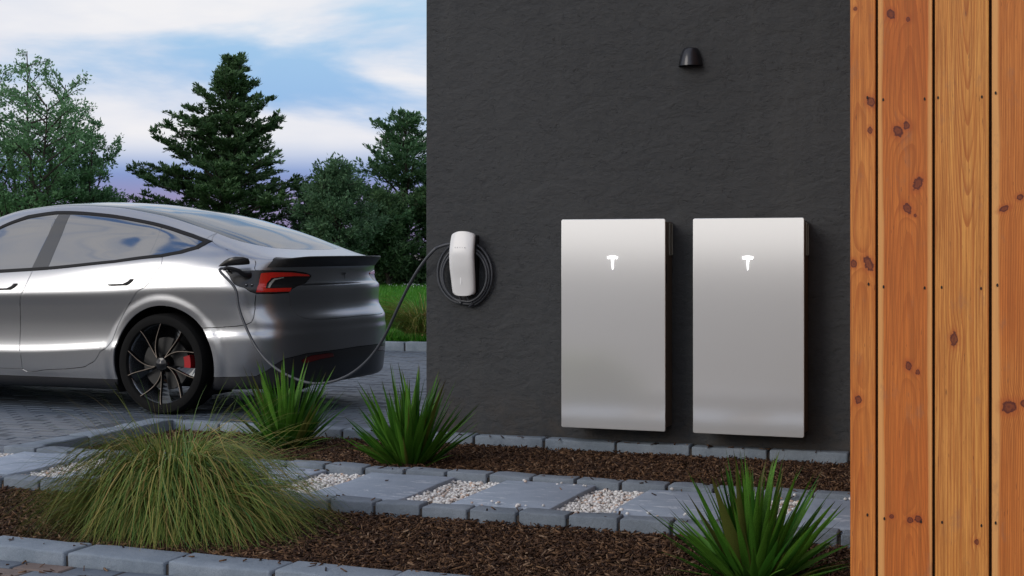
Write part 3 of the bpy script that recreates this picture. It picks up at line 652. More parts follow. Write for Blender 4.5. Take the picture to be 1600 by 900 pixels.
# ---------------------------------------------------------------- wall batteries
def rrect(x0, x1, z0, z1, r, n=6):
    out = []
    for cx, cz, a0 in ((x1-r, z1-r, 0), (x0+r, z1-r, 90), (x0+r, z0+r, 180), (x1-r, z0+r, 270)):
        for k in range(n+1):
            a = R(a0 + 90*k/n); out.append((cx + r*math.cos(a), cz + r*math.sin(a)))
    return out
def prism(name, poly, y0, y1, mat, parent, bev=0., seg=2, smooth=True, loc=None):
    b = bmesh.new(); vs_ = [b.verts.new((x, y0, z)) for x, z in poly]; f = b.faces.new(vs_)
    g = bmesh.ops.extrude_face_region(b, geom=[f]); 
    for e in g['geom']:
        if isinstance(e, bmesh.types.BMVert): e.co.y = y1
    if bev:
        es = [e for e in b.edges if abs(e.verts[0].co.y - y0) < 1e-6 and abs(e.verts[1].co.y - y0) < 1e-6]
        bmesh.ops.bevel(b, geom=es, offset=bev, segments=seg, affect='EDGES', profile=.5)
    return from_bm(name, b, mat, parent, smooth=smooth, angle=30, loc=loc)
def emblem(parent, xc, zc, y, mat, s=1.0):
    """the T-shaped mark: curved cap over a tapering stem with a curved crossbar"""
    n = 12; V, F = [], []
    def strip(top, bot):
        k = len(V)
        for (a, b_) in zip(top, bot):
            for yy in (y, y + .0012): V.append((xc + a[0]*s, yy, zc + a[1]*s)); V.append((xc + b_[0]*s, yy, zc + b_[1]*s))
        for i in range(len(top)-1):
            a = k + i*4; F.append((a, a+1, a+5, a+4)); F.append((a+2, a+6, a+7, a+3)); F.append((a, a+4, a+6, a+2)); F.append((a+1, a+3, a+7, a+5))
    xx = np.linspace(-1, 1, n)
    strip([(x*.0285, .036 - .0045*x*x) for x in xx], [(x*.0275, .032 - .0045*x*x) for x in xx])
    strip([(x*.0270, .0300 - .0050*x*x) for x in xx], [(x*(.0250 if abs(x) > .5 else .0250), .0235 - .0040*x*x - (.004*(1-abs(x)) )) for x in xx])
    strip([(-.0068, .0215), (.0068, .0215)], [(-.0010, -.036), (.0010, -.036)])
    return mesh('emblem', V, F, mat, parent)
def battery(x0, label):
    e = empty('home_battery', (x0, 7.303, .15)); tag(e, label, 'battery', 'white home batteries on the dark wall')
    W_, H_ = .566, 1.10
    prism('front_panel', rrect(0, W_, 0, H_, .010), 0, .014, M['panel'], e, bev=.0022)
    cab = box('cabinet', .014, W_-.010, .0145, .188, .012, H_-.014, M['cabinet'], e, bev=.006, seg=2, smooth=True)
    box('vent_slot', W_-.011, W_-.0085, .045, .068, H_-.335, H_-.235, M['slot'], e, bev=.001)
    bm = bmesh.new()
    for q in ((W_-.0105, W_-.004, .118, .122, H_-.185, H_-.022), (W_-.0105, W_-.004, .174, .178, H_-.185, H_-.022), (W_-.0105, W_-.004, .122, .174, H_-.189, H_-.185), (W_-.0105, W_-.004, .122, .174, H_-.026, H_-.022)): box_bm(*q, bm=bm)
    from_bm('bracket', bm, M['bracket'], e)
    emblem(e, .283, H_-.228, -.0028, M['led'])
    return e
battery(-2.456, 'white glass-fronted home battery with lit T emblem, nearer the charger')
battery(-1.744, 'white glass-fronted home battery with lit T emblem, nearer the timber wall')
# ---------------------------------------------------------------- wall lamp
wl = empty('wall_lamp', (-1.80, HY, 2.055)); tag(wl, 'small black dome downlight high on the dark wall above the batteries', 'lamp')
V, F = [], []; prof = [(.064, 0), (.0625, .015), (.0595, .032), (.055, .050), (.0495, .067), (.043, .082), (.0385, .090), (.035, .0935), (.030, .095), (0, .0955)]
nn = 28
for i in range(nn+1):
    a = math.pi*i/nn
    for r_, h_ in prof: V.append((r_*math.cos(a), -r_*1.05*math.sin(a) - .006, h_))
for i in range(nn):
    for j in range(len(prof)-1): a = i*len(prof)+j; F.append((a, a+len(prof), a+len(prof)+1, a+1))
k = len(V)
for i in range(nn+1):
    a = math.pi*i/nn; V.append((.058*math.cos(a), -.058*1.05*math.sin(a) - .006, .004)); V.append((.050*math.cos(a), -.05*math.sin(a) - .006, .06))
for i in range(nn):
    F.append((i*len(prof), k+2*i, k+2*i+2, (i+1)*len(prof))); F.append((k+2*i, k+2*i+1, k+2*i+3, k+2*i+2))
o = mesh('lamp_shade', V, F, M['lampmetal'], wl, smooth=True); o.data.set_sharp_from_angle(angle=R(45))
prism('back_plate', [(-.064, .0), (.064, .0), (.052, .062), (.034, .092), (-.034, .092), (-.052, .062)], -.006, -.0005, M['lampmetal'], wl)
lathe('lens', [(0, -.004), (.034, -.004), (.035, .002), (0, .003)], plain('frosted_lens', (.12, .10, .06), .4), wl, n=24, axis='z', loc=(0, -.030, .045))
# ---------------------------------------------------------------- wall charger
wc = empty('wall_charger', (-3.064, HY, .845)); tag(wc, 'white rounded car charger box on the dark wall with cable looped round it', 'charger')
def charger_face():
    nz, nx = 40, 24; V, F = [], []
    hw = spl([(0, .058), (.010, .0645), (.05, .0675), (.16, .0715), (.26, .0705), (.322, .068), (.333, .062), (.337, .052)]); dp = spl([(0, .084), (.08, .098), (.17, .116), (.22, .119), (.28, .108), (.337, .090)])
    for i in range(nz+1):
        z = .337*(1-math.cos(math.pi*i/nz))/2
        for j in range(nx+1):
            u = -1 + 2*j/nx; e = 1-abs(u)**6
            zz = z + (.010*(1-u*u))*((-1 if z < .02 else 1 if z > .317 else 0) * (1-min(z, .337-z)/.02) if min(z, .337-z) < .02 else 0)
            V.append((hw(z)*math.copysign(abs(u)**.9, u), -float(dp(z)) - .006*(1-u*u) + .010*(1-e), zz))
    for i in range(nz):
        for j in range(nx): a = i*(nx+1)+j; F.append((a, a+1, a+nx+2, a+nx+1))
    n0 = len(V); ring = [j for j in range(nx+1)] + [i*(nx+1)+nx for i in range(1, nz+1)] + [nz*(nx+1)+j for j in range(nx-1, -1, -1)] + [i*(nx+1) for i in range(nz-1, 0, -1)]
    for r_ in ring: x, y, z = V[r_]; V.append((x*1.0, y + .016, z))
    m_ = len(ring)
    for i in range(m_): F.append((ring[i], n0+i, n0+(i+1) % m_, ring[(i+1) % m_]))
    return V, F, hw, dp
V, F, hw, dp = charger_face()
o = mesh('faceplate', V, F, M['whiteplastic'], wc, smooth=True); o.data.set_sharp_from_angle(angle=R(50))
b = bmesh.new()
bv = []
for z in np.linspace(.012, .325, 14):
    h_ = float(hw(z))-.006; bv.append([b.verts.new((h_, -.001, z)), b.verts.new((h_, -float(dp(z))+.012, z)), b.verts.new((-h_, -float(dp(z))+.012, z)), b.verts.new((-h_, -.001, z))])
for p_, q_ in zip(bv[:-1], bv[1:]):
    for j in range(4): b.faces.new((p_[j], p_[(j+1) % 4], q_[(j+1) % 4], q_[j]))
b.faces.new(bv[0][::-1]); b.faces.new(bv[-1])
from_bm('housing', b, M['blackplastic'], wc)
prism('status_light', rrect(-.0012, .0012, .055, .135, .0011, 3), -.0035, 0, M['status'], wc).location = (-.004, -.1030, 0)
def letters(word, size, mat, parent, loc, rot, gap):
    for k, ch in enumerate(word):
        cu = bpy.data.curves.new('letter', 'FONT'); cu.body = ch; cu.size = size; cu.extrude = .0003; cu.align_x = 'CENTER'; cu.resolution_u = 3
        o = bpy.data.objects.new('letter', cu); link(o, parent); o.location = (loc[0] + (k-(len(word)-1)/2)*gap, loc[1], loc[2]); o.rotation_euler = rot; cu.materials.append(mat)
        bpy.context.view_layer.update(); me = bpy.data.meshes.new_from_object(o.evaluated_get(bpy.context.evaluated_depsgraph_get())); me.name = 'letter'
        q = bpy.data.objects.new('letter', me); link(q, parent); q.location = o.location; q.rotation_euler = rot; bpy.data.objects.remove(o); q.name = 'letter'
        if not me.materials: me.materials.append(mat)
letters('TESLA', .0115, M['grey_print'], wc, (-.002, -.1197, .252), (R(90+9), 0, 0), .0145)
lathe('gland', [(0, 0), (.011, 0), (.011, .03), (0, .03)], M['blackplastic'], wc, n=16, axis='z', loc=(.012, -.045, -.012))
# ---------------------------------------------------------------- charging cable: coil, long sag, plug
cc_ = empty('charging_cable', (-3.064, HY, .845)); tag(cc_, 'dark cable coiled round the white charger and sagging across to the car port', 'cable', None)
o0 = np.array([-3.064, HY, .845])
loops = []
cx, cz = -3.082, .958
turns = [(.170, .186, .020), (.152, .166, .032), (.132, .146, .044)]
path = []
path += [(-3.052, HY-.045, .832), (-3.050, HY-.042, .815), (-3.02, HY-.034, .786)]
for k, (rx, rz, dy) in enumerate(turns):
    for a in np.linspace(-80, 262, 40):
        f_ = (a+80)/342
        nx_ = turns[min(k+1, 2)]
        rr_x = rx + (nx_[0]-rx)*f_; rr_z = rz + (nx_[1]-rz)*f_; d_ = dy + (nx_[2]-dy)*f_
        path.append((cx + .006*k + rr_x*math.cos(R(a)), HY - d_, cz - .006*k + rr_z*math.sin(R(a))))
coil = smooth_path(path[:3], 4)[:-1].tolist() + path[3:] 
# last quarter turn up behind the faceplate and out to the left
cx3 = cx + .012; 
coil += [(cx3 - .10*math.cos(R(40)), HY-.046, cz+.02), (-3.11, HY-.05, 1.06), (-3.06, HY-.05, 1.12)]
tube('coiled_cable', smooth_path(np.array(coil) - o0, 2), .0074, M['cable'], cc_, n=10)
sag_px = [(-3.085, HY-.052, 1.128)]
sag = [(-3.085, HY-.052, 1.118), (-3.150, HY-.058, 1.122), (-3.215, 7.425, 1.105)]
pts2d = [(678, 391, 7.415), (664, 407, 7.425), (650, 427, 7.45), (636, 452, 7.50), (620, 485, 7.58), (600, 527, 7.66), (578, 559, 7.73), (550, 583, 7.80), (520, 596, 7.86), (488, 599, 7.91), (455, 589, 7.95), (425, 571, 7.98), (402, 545, 8.01), (385, 513, 8.035), (373, 480, 8.05), (367, 450, 8.06)]
def on_y(px, py, y):                  # a measured picture point, at wall-parallel distance y
    k = (px-800)/2270; d = y/(k*.3507+.9365); X = k*d; return (X*.9365-d*.3507, y, 1.085-(py-391.6)/2270*d)
sag += [on_y(*q) for q in pts2d]
port = np.array([CAR_X+.640, CAR_Y-.880, .930])
sag += [(port[0]-.108, 8.060, .955), (port[0]-.085, 8.085, .972)]
tube('hanging_cable', smooth_path(np.array(sag) - o0, 6), .0086, M['cable'], cc_, n=12)
hp = smooth_path(np.array([(port[0]-.095, 8.077, .967), (port[0]-.07, 8.105, .972), (port[0]-.03, 8.145, .958), port + (-.01, -.022, .004), port + (0, .03, 0)]) - o0, 6)
tube('plug_handle', hp, np.interp(np.linspace(0, 1, len(hp)), [0, .1, .5, .8, 1], [.009, .012, .013, .019, .022]), M['blackplastic'], cc_, n=16)
# ---------------------------------------------------------------- the car
car = empty('car', (CAR_X, CAR_Y, 0)); tag(car, 'silver electric fastback car charging on the driveway behind the flower beds', 'car')
def seg_pts(poly, closed, step=.45, smooth_=False):
    P = [np.array(p, float) for p in poly]
    if smooth_: P = list(smooth_path(P + ([P[0]] if closed else []), 5)); 
    if closed and not smooth_: P = P + [P[0]]
    out = []
    for a, b_ in zip(P[:-1], P[1:]):
        n = max(1, int(np.ceil(max(abs(b_[0]-a[0])/1.0, abs(b_[1]-a[1])/step))))
        out += [a + (b_-a)*k/n for k in range(n)]
    if not closed: out.append(P[-1])
    return out
def inv_side(A, Z, t0=None):
    """(t, s) of side points given by (a, z)"""
    tg, sg = np.meshgrid(np.linspace(0, NT, 369), np.linspace(0, NB+4, 121), indexing='ij'); P = surf(tg, sg); out = []
    for a, z in zip(A, Z):
        e = (P[..., 0]-a)**2 + (P[..., 2]-z)**2 + np.where(P[..., 1] < .5, 1, 0)
        i = np.unravel_index(e.argmin(), e.shape); t, s = tg[i], sg[i]
        for _ in range(6):
            h = 1e-3; q = surf(np.array([t, t+h, t]), np.array([s, s, s+h]))
            J = np.array([[(q[1, 0]-q[0, 0])/h, (q[2, 0]-q[0, 0])/h], [(q[1, 2]-q[0, 2])/h, (q[2, 2]-q[0, 2])/h]])
            try: d = np.linalg.solve(J, [a-q[0, 0], z-q[0, 2]])
            except Exception: break
            t += float(np.clip(d[0], -1, 1)); s += float(np.clip(d[1], -.3, .3)); s = max(s, 0)
        out.append((t, s))
    return out
trim_out = [(77.1,13.9),(84.4,14.567),(92.6,14.733),(101,14.667),(109.7,14.567),(118.1,14.433),(127,14.30),(133.9,14.13),(139.6,13.767),(138.6,13.0),(137.2,12.3),(133.3,11.6),(128.3,11.2),(115.2,11.03),(96.9,11.0),(82.7,11.0),(68,11.0),(58,11.05),(53.5,11.3),(58,12.6),(64,13.1),(70,13.4)]
trim_in = [(77.4,13.733),(84.9,14.25),(93.2,14.42),(101.5,14.367),(110.1,14.267),(118.6,14.133),(127.4,13.95),(133.7,13.733),(137.7,13.467),(136.2,12.6),(132.3,11.87),(127.7,11.467),(115.1,11.22),(96.6,11.18),(82.5,11.2),(68,11.2),(59,11.25),(56,11.5),(60,12.6),(65,13.0),(70,13.25)]
pillarP = [(93.9,14.7),(91.7,11.05),(96.5,11.05),(97.2,14.7)]
cdiv = [(124.5,14.2),(124.5,11.2)]
rdoor = [(128.3,11.3),(128.75,10.6),(127.8,10.1),(124.5,8.5),(118.8,6.5),(116.6,5.5),(112.4,2.95),(109,2.43),(105.9,2.3),(97.7,2.2),(90.2,2.2),(89.6,4.1),(89.5,5.33),(90.0,7.4),(90.7,8.37),(92.5,11.2)]
fdoor = [(92.5,11.2),(90.7,8.37),(90.0,7.4),(89.5,5.33),(89.6,4.1),(90.2,2.2),(60,2.2),(57.5,3.5),(56.6,7),(56.8,9),(58,11.3)]
quarter = [(134,5.43),(138.4,5.43),(143.5,5.48),(147.1,5.567),(149.3,5.69),(150.7,5.95),(151.7,6.35),(152.9,6.93),(153.55,7.9)]
lamp = [(146.5,10.03),(147.9,9.6),(149,8.95),(150,8.35),(152.0,7.78),(153.4,7.667),(157,7.66),(161.1,7.70),(162.4,7.95),(169.4,9.5),(169.3,9.62),(167.7,9.767),(164,9.9),(160.8,9.95),(153.8,10.03)]
red = [(153.4,7.74),(154.4,8.7),(155.2,9.80),(157.7,9.86),(162.6,9.833),(168.1,9.66),(168.7,9.54),(164,9.56),(160.2,9.533),(157.7,9.45),(156.5,9.05),(155.6,7.96),(157.8,7.967),(161.9,7.967),(161.3,7.757)]
white = [(160.7,9.50),(158.2,9.40),(157.1,9.1),(156.1,8.02),(156.6,8.0),(157.7,9.0),(158.5,9.30),(160.7,9.44)]
rglass = [(60,13.5),(68,14.9),(77,15.5),(90,15.75),(107,15.85),(118,15.62),(131,15.5),(137.8,15.35),(143.5,15.08),(146.6,15.15),(148.9,15.47),(150.7,16.07),(152.0,17.4),(152.7,19.01)]
header = [(68,19.01),(68,14.9)]
scr_bot = [(41.5,19.01),(42,16),(44,13.6),(47,12.6),(53,12.8),(60,13.5)]
seamC = [(137.84,13.82),(138.3,15.25)]
trunk = [(138.3,15.25),(139.8,13.67),(145,12.55),(150.4,11.53),(152.6,10.7),(153.8,10.0),(158,9),(161,7.68),(161.4,7.2),(161.7,6.75),(162.3,6.4),(163.5,6.2),(165.5,6.07),(168,6.03),(176,6.03),(184.01,6.05)]
diff = [(142,1.70),(147,1.7),(151.6,1.72),(154,2.0),(155.8,2.25),(158,2.45),(163.7,2.6),(174,2.62),(184.01,2.64)]
rocker = [(0,1.7),(142,1.7)]
redr = [(162,2.36),(165,2.50),(170,2.53),(173,2.50),(173,2.36),(168,2.33),(162.8,2.22)]
hoodl = [(0,9.5),(12,10.2),(30,11.2),(44,11.4),(47,12.6)]
fbump = [(26,1.7),(25.5,6),(24,10.8)]
arches = []
for ca, cz_, cr in ARCH:
    # ring of the opening, then straight down to the sill edge
    A = [ca + cr*math.cos(R(x)) for x in range(-22, 203, 5)]; Zs = [cz_ + cr*math.sin(R(x)) for x in range(-22, 203, 5)]
    q = inv_side(A, Zs); q = [(q[0][0]+.3, -.01)] + q + [(q[-1][0]-.3, -.01)]; arches.append(q)
def inpoly(pt, poly):
    x, y = pt[:, 0], pt[:, 1]; r = np.zeros(len(pt), bool); P = np.array(poly, float); Q = np.roll(P, -1, 0)
    for (x0, y0), (x1, y1) in zip(P, Q):
        if y0 == y1: continue
        c_ = ((y0 > y) != (y1 > y)) & (x < (x1-x0)*(y-y0)/(y1-y0) + x0); r ^= c_
    return r
cl = lambda poly, sm=False: [tuple(p) for p in seg_pts(poly, True, smooth_=sm)]
op = lambda poly, sm=False: [tuple(p) for p in seg_pts(poly, False, smooth_=sm)]
P_to, P_ti, P_la, P_re, P_wh, P_rr = cl(trim_out), cl(trim_in), cl(lamp), cl(red), cl(white), cl(redr)
P_pi, P_rd, P_fd = cl(pillarP), cl(rdoor, True), cl(fdoor)
O_q, O_tr, O_di, O_ro, O_rg, O_he, O_sb, O_sc, O_cd, O_ho, O_fb = op(quarter), op(trunk, True), op(diff), op(rocker), op(rglass, True), op(header), op(scr_bot, True), op(seamC), op(cdiv), op(hoodl), op(fbump)
P_ar = [cl(a) for a in arches]
# --- triangulate the (t, s) plane with all seams as edges
SUB = 4; sv = np.linspace(0, NRL-1, (NRL-1)*SUB+1); tv = np.arange(0, NT+.01, 1.0)
pts = [(float(a), float(b_)) for a in tv for b_ in sv]; edges = []
KT = .12                              # t scaled so that cells are about square
def add_line(poly, closed):
    k = len(pts); P = [(min(max(p[0], 0), NT), min(max(p[1], 0), NRL-1)) for p in poly]
    pts.extend(P); n = len(P); edges.extend((k+i, k+(i+1) % n) for i in range(n if closed else n-1))
for P in (P_to, P_ti, P_la, P_re, P_wh, P_rr, P_pi, P_rd, P_fd, *P_ar): add_line(P, True)
for ca, cz_, cr in ARCH:
    for dr in (.012, .03, .045, .06, .075, .09, .11): add_line(inv_side([ca + (cr+dr)*math.cos(R(x)) for x in range(-14, 195, 4)], [cz_ + (cr+dr)*math.sin(R(x)) for x in range(-14, 195, 4)]), False)
for P in (O_q, O_tr, O_di, O_ro, O_rg, O_he, O_sb, O_sc, O_cd, O_ho, O_fb): add_line(P, False)
add_line([(0, 0), (NT, 0), (NT, NRL-1), (0, NRL-1)], True)
res = delaunay_2d_cdt([Vector((a*KT, b_)) for a, b_ in pts], edges, [], 0, 1e-4)
TS = np.array([(v.x/KT, v.y) for v in res[0]]); TRI = np.array([f for f in res[2] if len(f) == 3])
cen = TS[TRI].mean(1)
def below(c, line):                   # s under an open polyline given as t-monotone
    L = np.array(line); return c[:, 1] < np.interp(c[:, 0], L[:, 0], L[:, 1])
reg = np.full(len(TRI), 'rear_quarter', dtype='U20')
ct, cs = cen[:, 0], cen[:, 1]
reg[ct < 57] = 'front_fender'
fbv = np.interp(cs, [0, 1.7, 6, 10.8, 19], [26, 26, 25.5, 24, -1])
reg[(ct < fbv)] = 'front_bumper'
hs = np.interp(ct, [p[0] for p in hoodl], [p[1] for p in hoodl], right=99)
reg[(cs > hs) & (ct < 47)] = 'bonnet'
SBT = np.interp(cs, [12.6, 13.6, 16, 19], [47, 44, 42, 41.5]); 
reg[(cs > 12.6) & (ct > 40) & (ct < SBT)] = 'bonnet'
reg[(cs > np.interp(ct, [57, 110, 130, 139], [12, 12, 12.9, 13.5])) & (ct > 47) & (ct < np.interp(cs, [12, 13.82, 15.25], [137.2, 137.84, 138.3]))] = 'roof_rail'
for i_, (a, b_) in enumerate(((P_rd, 'rear_door'), (P_fd, 'front_door'))): reg[inpoly(cen, a)] = b_
L = np.array(O_q); bz = (ct > 134) & (cs < np.interp(ct, L[:, 0], L[:, 1], right=-1)); reg[bz & (cs < 11)] = 'rear_bumper'
tr_poly = list(O_tr) + [(184.01, 19.01), (138.3, 19.01)]
bump_poly = [(153.55, 7.7), (161.0, 7.7)] + [p for p in O_tr if p[0] > 161.0] + [(184.01, -.01), (134, -.01)] + list(O_q)
reg[inpoly(cen, bump_poly)] = 'rear_bumper'
reg[inpoly(cen, tr_poly)] = 'boot_lid'
gl_poly = list(O_rg) + [(152.7, 19.01), (68, 19.01), (60, 19.01), (41.5, 19.01)] + list(O_sb)
g_ = inpoly(cen, gl_poly); reg[g_] = 'glass_roof'; reg[g_ & (ct < 68)] = 'windscreen'
reg[below(cen, list(O_ro) + list(O_di)[1:])] = 'rear_diffuser'; reg[(cs < 1.7) & (ct < 142)] = 'sill_trim'
i_ = inpoly(cen, P_to); reg[i_] = 'window_trim'
i2 = inpoly(cen, P_ti); reg[i2] = 'side_window'; reg[i2 & (ct < 93)] = 'side_window_front'; reg[i2 & (ct > 124.5)] = 'quarter_glass'
reg[i2 & inpoly(cen, P_pi)] = 'door_pillar'
reg[inpoly(cen, P_la)] = 'lamp_housing'; reg[inpoly(cen, P_re)] = 'red_lens'; reg[inpoly(cen, P_wh)] = 'silver_strip'; reg[inpoly(cen, P_rr)] = 'reflector'
for P in P_ar: reg[inpoly(cen, P)] = 'HOLE'
# --- lift to 3-D with analytic normals
XYZ = surf(TS[:, 0], TS[:, 1])
h = 8e-2; ht = .7
def sn(t, s):
    tc_, sc_ = np.clip(t, ht, NT-ht), np.clip(s, h, NRL-1-h)
    a = surf(tc_+ht, sc_) - surf(tc_-ht, sc_); b_ = surf(tc_, sc_+h) - surf(tc_, sc_-h)
    n = np.cross(a, b_); n /= np.linalg.norm(n, axis=1, keepdims=True) + 1e-12
    return n
NRM = sn(TS[:, 0], TS[:, 1])
if NRM[(TS[:, 0] > 80) & (TS[:, 0] < 100) & (TS[:, 1] < 10) & (TS[:, 1] > 4), 1].mean() < 0: NRM = -NRM
edge_c = TS[:, 1] > NRL-1-1e-4; NRM[edge_c, 1] = 0
edge_r = (TS[:, 0] > NT-1e-4); NRM[edge_r, 1] = 0; edge_f = TS[:, 0] < 1e-4; NRM[edge_f, 1] = 0
NRM /= np.linalg.norm(NRM, axis=1, keepdims=True) + 1e-12
def part(name, region, mat, parent, halves=('near', 'far'), merge=True, gap=.0026, flange=.012, lift=0.):
    """one object per part from a region of the skin; merge: both halves make one mesh"""
    T = TRI[reg == region] if isinstance(region, str) else TRI[np.isin(reg, region)]
    if not len(T): print('EMPTY', region); return []
    used, inv = np.unique(T, return_inverse=True); T = inv.reshape(-1, 3)
    V = XYZ[used].copy() + NRM[used]*lift; Nn = NRM[used].copy(); ts = TS[used]
    # wind the triangles along the normals
    fn = np.cross(V[T[:, 1]]-V[T[:, 0]], V[T[:, 2]]-V[T[:, 0]]); fl = (fn*Nn[T].mean(1)).sum(1) < 0; T[fl] = T[fl][:, ::-1]
    E = np.concatenate([T[:, [0, 1]], T[:, [1, 2]], T[:, [2, 0]]]); key = np.sort(E, 1); _, idx, cnt = np.unique(key, axis=0, return_index=True, return_counts=True)
    B = E[idx[cnt == 1]]
    mid = lambda q: ((ts[q[:, 0], 1] > NRL-1-1e-3) & (ts[q[:, 1], 1] > NRL-1-1e-3)) | ((ts[q[:, 0], 0] > NT-1e-3) & (ts[q[:, 1], 0] > NT-1e-3)) | ((ts[q[:, 0], 0] < 1e-3) & (ts[q[:, 1], 0] < 1e-3))
    B = B[~mid(B)]
    if gap and len(B):
        d = V[B[:, 1]] - V[B[:, 0]]; inw = np.cross(Nn[B[:, 0]], d); inw /= np.linalg.norm(inw, axis=1, keepdims=True) + 1e-12
        acc = np.zeros_like(V); np.add.at(acc, B[:, 0], inw); np.add.at(acc, B[:, 1], inw)
        l = np.linalg.norm(acc, axis=1, keepdims=True); acc = np.where(l > 1e-6, acc/np.maximum(l, 1e-6), 0)
        onmid = (ts[:, 1] > NRL-1-1e-3) | (ts[:, 0] > NT-1e-3) | (ts[:, 0] < 1e-3); acc[onmid, 1] = 0
        V = V + acc*gap
    F = [tuple(t_) for t_ in T]; Vn = V; NN = Nn
    if flange and len(B):
        bu, bi = np.unique(B, return_inverse=True); bi = bi.reshape(-1, 2); k = len(V)
        Vn = np.concatenate([V, V[bu], V[bu]-Nn[bu]*flange]); NN = np.concatenate([Nn, Nn[bu], Nn[bu]]); m_ = len(bu)
        F += [(k+j, k+i, k+m_+i, k+m_+j) for i, j in bi]
    out = []
    def build(sides):
        VV, FF, NNN, off = [], [], [], 0
        for sd in sides:
            s_ = -1 if sd == 'near' else 1
            VV.append(Vn*[1, s_, 1]); NNN.append(NN*[1, s_, 1])
            FF += [tuple(off+q for q in (f if s_ > 0 else f[::-1])) for f in F]; off += len(Vn)
        VV, NNN = np.concatenate(VV), np.concatenate(NNN)
        if len(sides) > 1:               # weld the centre line
            kk = np.round(VV*2e4).astype(int); c_ = np.abs(VV[:, 1]) < 1e-5
            rep = np.arange(len(VV)); seen = {}
            for q in np.nonzero(c_)[0]:
                t_ = tuple(kk[q]); rep[q] = seen.setdefault(t_, q)
            u_, iv = np.unique(rep, return_inverse=True); VV, NNN = VV[u_], NNN[u_]; FF = [tuple(dict.fromkeys(int(iv[q]) for q in f)) for f in FF]; FF = [f for f in FF if len(f) > 2]
        # orient by first triangle
        f = FF[0]; nn = np.cross(VV[f[1]]-VV[f[0]], VV[f[2]]-VV[f[0]])
        if (nn*NNN[f[0]]).sum() < 0: FF = [q[::-1] for q in FF]
        return mesh(name, VV, FF, mat, parent, smooth=True, normals=NNN)
    if merge: out.append(build(halves))
    else:
        for sd in halves: out.append(build((sd,)))
    return out
Pn = M['paint']
for nm in ('rear_quarter', 'front_fender'): part(nm, nm, Pn, car, merge=False)
for nm in ('front_bumper', 'rear_bumper', 'bonnet', 'boot_lid'): part(nm, nm, Pn, car)
part('roof_rail', 'roof_rail', Pn, car, merge=False)
doors = part('rear_door', 'rear_door', Pn, car, merge=False) + part('front_door', 'front_door', Pn, car, merge=False)
part('glass_roof', 'glass_roof', M['roofglass'], car, gap=.001, flange=.004); part('windscreen', 'windscreen', M['glass'], car, gap=.002, flange=.004)
part('rear_diffuser', 'rear_diffuser', M['trim'], car); part('sill_trim', 'sill_trim', M['trim'], car, merge=False)
part('window_trim', 'window_trim', M['matte'], car, merge=False, gap=.0006, lift=.004)
for nm in ('side_window', 'side_window_front', 'quarter_glass'): part('side_window' if nm != 'quarter_glass' else 'quarter_window', nm, M['glass'], car, merge=False, gap=.002, flange=.004, lift=-.002)
part('door_pillar', 'door_pillar', M['pillar'], car, merge=False, gap=.001, flange=.004, lift=-.0015)
lh = part('taillight', 'lamp_housing', M['lamp_black'], car, merge=False, gap=.001, lift=-.004)
rl = part('red_lens', 'red_lens', M['lamp_red'], lh[0], halves=('near',), merge=False, gap=.0005, lift=.002) + part('red_lens', 'red_lens', M['lamp_red'], lh[1], halves=('far',), merge=False, gap=.0005, lift=.002)
for k_, sd in enumerate(('near', 'far')): part('silver_strip', 'silver_strip', M['lamp_white'], lh[k_], halves=(sd,), merge=False, gap=.0004, flange=.002, lift=.001)
part('reflector', 'reflector', M['reflector'], car, merge=False, gap=.001, flange=.004, lift=.001)
# inner shell that shows black in the shut lines
keep = reg != 'HOLE'; T = TRI[keep]; V = XYZ - NRM*.024
VV = np.concatenate([V*[1, -1, 1], V]); FF = np.concatenate([T, T[:, ::-1] + len(V)])
mesh('body_shell', VV, FF, M['shell'], car, smooth=True)
b = box_bm(-3.25, .72, -.70, .70, .165, .62, .05); from_bm('floor_pan', b, M['shell'], car)
# door handles: flush black blades with a swept tip
def handle(a0, z0, parent, sgn):
    prof = [(0, 0), (.118, .004), (.152, .018), (.172, .036), (.195, .037), (.1955, .030), (.176, .010), (.150, -.006), (.03, -.010), (.002, -.008)]
    b = bmesh.new(); yo = .905 if a0 > -1 else .905
    f0 = [b.verts.new((a0+x, sgn*(.9215 - .010*max(0, (z-.0))/.04), z0+z)) for x, z in prof]; f1 = [b.verts.new((a0+x, sgn*.895, z0+z)) for x, z in prof]
    b.faces.new(f0); n = len(prof)
    for i in range(n): b.faces.new((f0[i], f1[i], f1[(i+1) % n], f0[(i+1) % n]))
    from_bm('door_handle', b, M['matte'], parent)
for d_, sgn in zip(doors, (-1, 1, -1, 1)): handle(-.405 if d_.name.startswith('rear') else -1.355, .860 if d_.name.startswith('rear') else .822, d_, sgn)
# spoiler: lip that grows out of the deck edge and wraps the corners
tt = np.linspace(156, 184, 70); k = np.clip((tt-155)/11, 0, 1); k = k*k*(3-2*k)
S_in, S_e, S_lo = surf(tt, np.full_like(tt, 12.3)), surf(tt, np.full_like(tt, 11.0)), surf(tt, np.full_like(tt, 10.25))
n_e = sn(tt, np.full_like(tt, 10.4)); n_e *= np.sign(n_e[:, 0]).reshape(-1, 1); n_e[:, 2] = 0; n_e /= np.linalg.norm(n_e, axis=1, keepdims=True)
rows = [S_in + [0, 0, .0015], (S_in*.5 + S_e*.5) + [0, 0, .006] + n_e*.001, S_e + [0, 0, .005] + n_e*(.010*k)[:, None] + np.array([0, 0, 1])*(.006*k)[:, None],
        S_e + n_e*(.034*k)[:, None] + np.array([0, 0, 1])*(.016*k + .002)[:, None], S_e + n_e*(.038*k + .001)[:, None] + np.array([0, 0, 1])*(.012*k)[:, None],
        S_e + n_e*(.030*k + .001)[:, None] + np.array([0, 0, 1])*(.002*k - .001)[:, None] + n_e*.004, S_lo + n_e*.003]
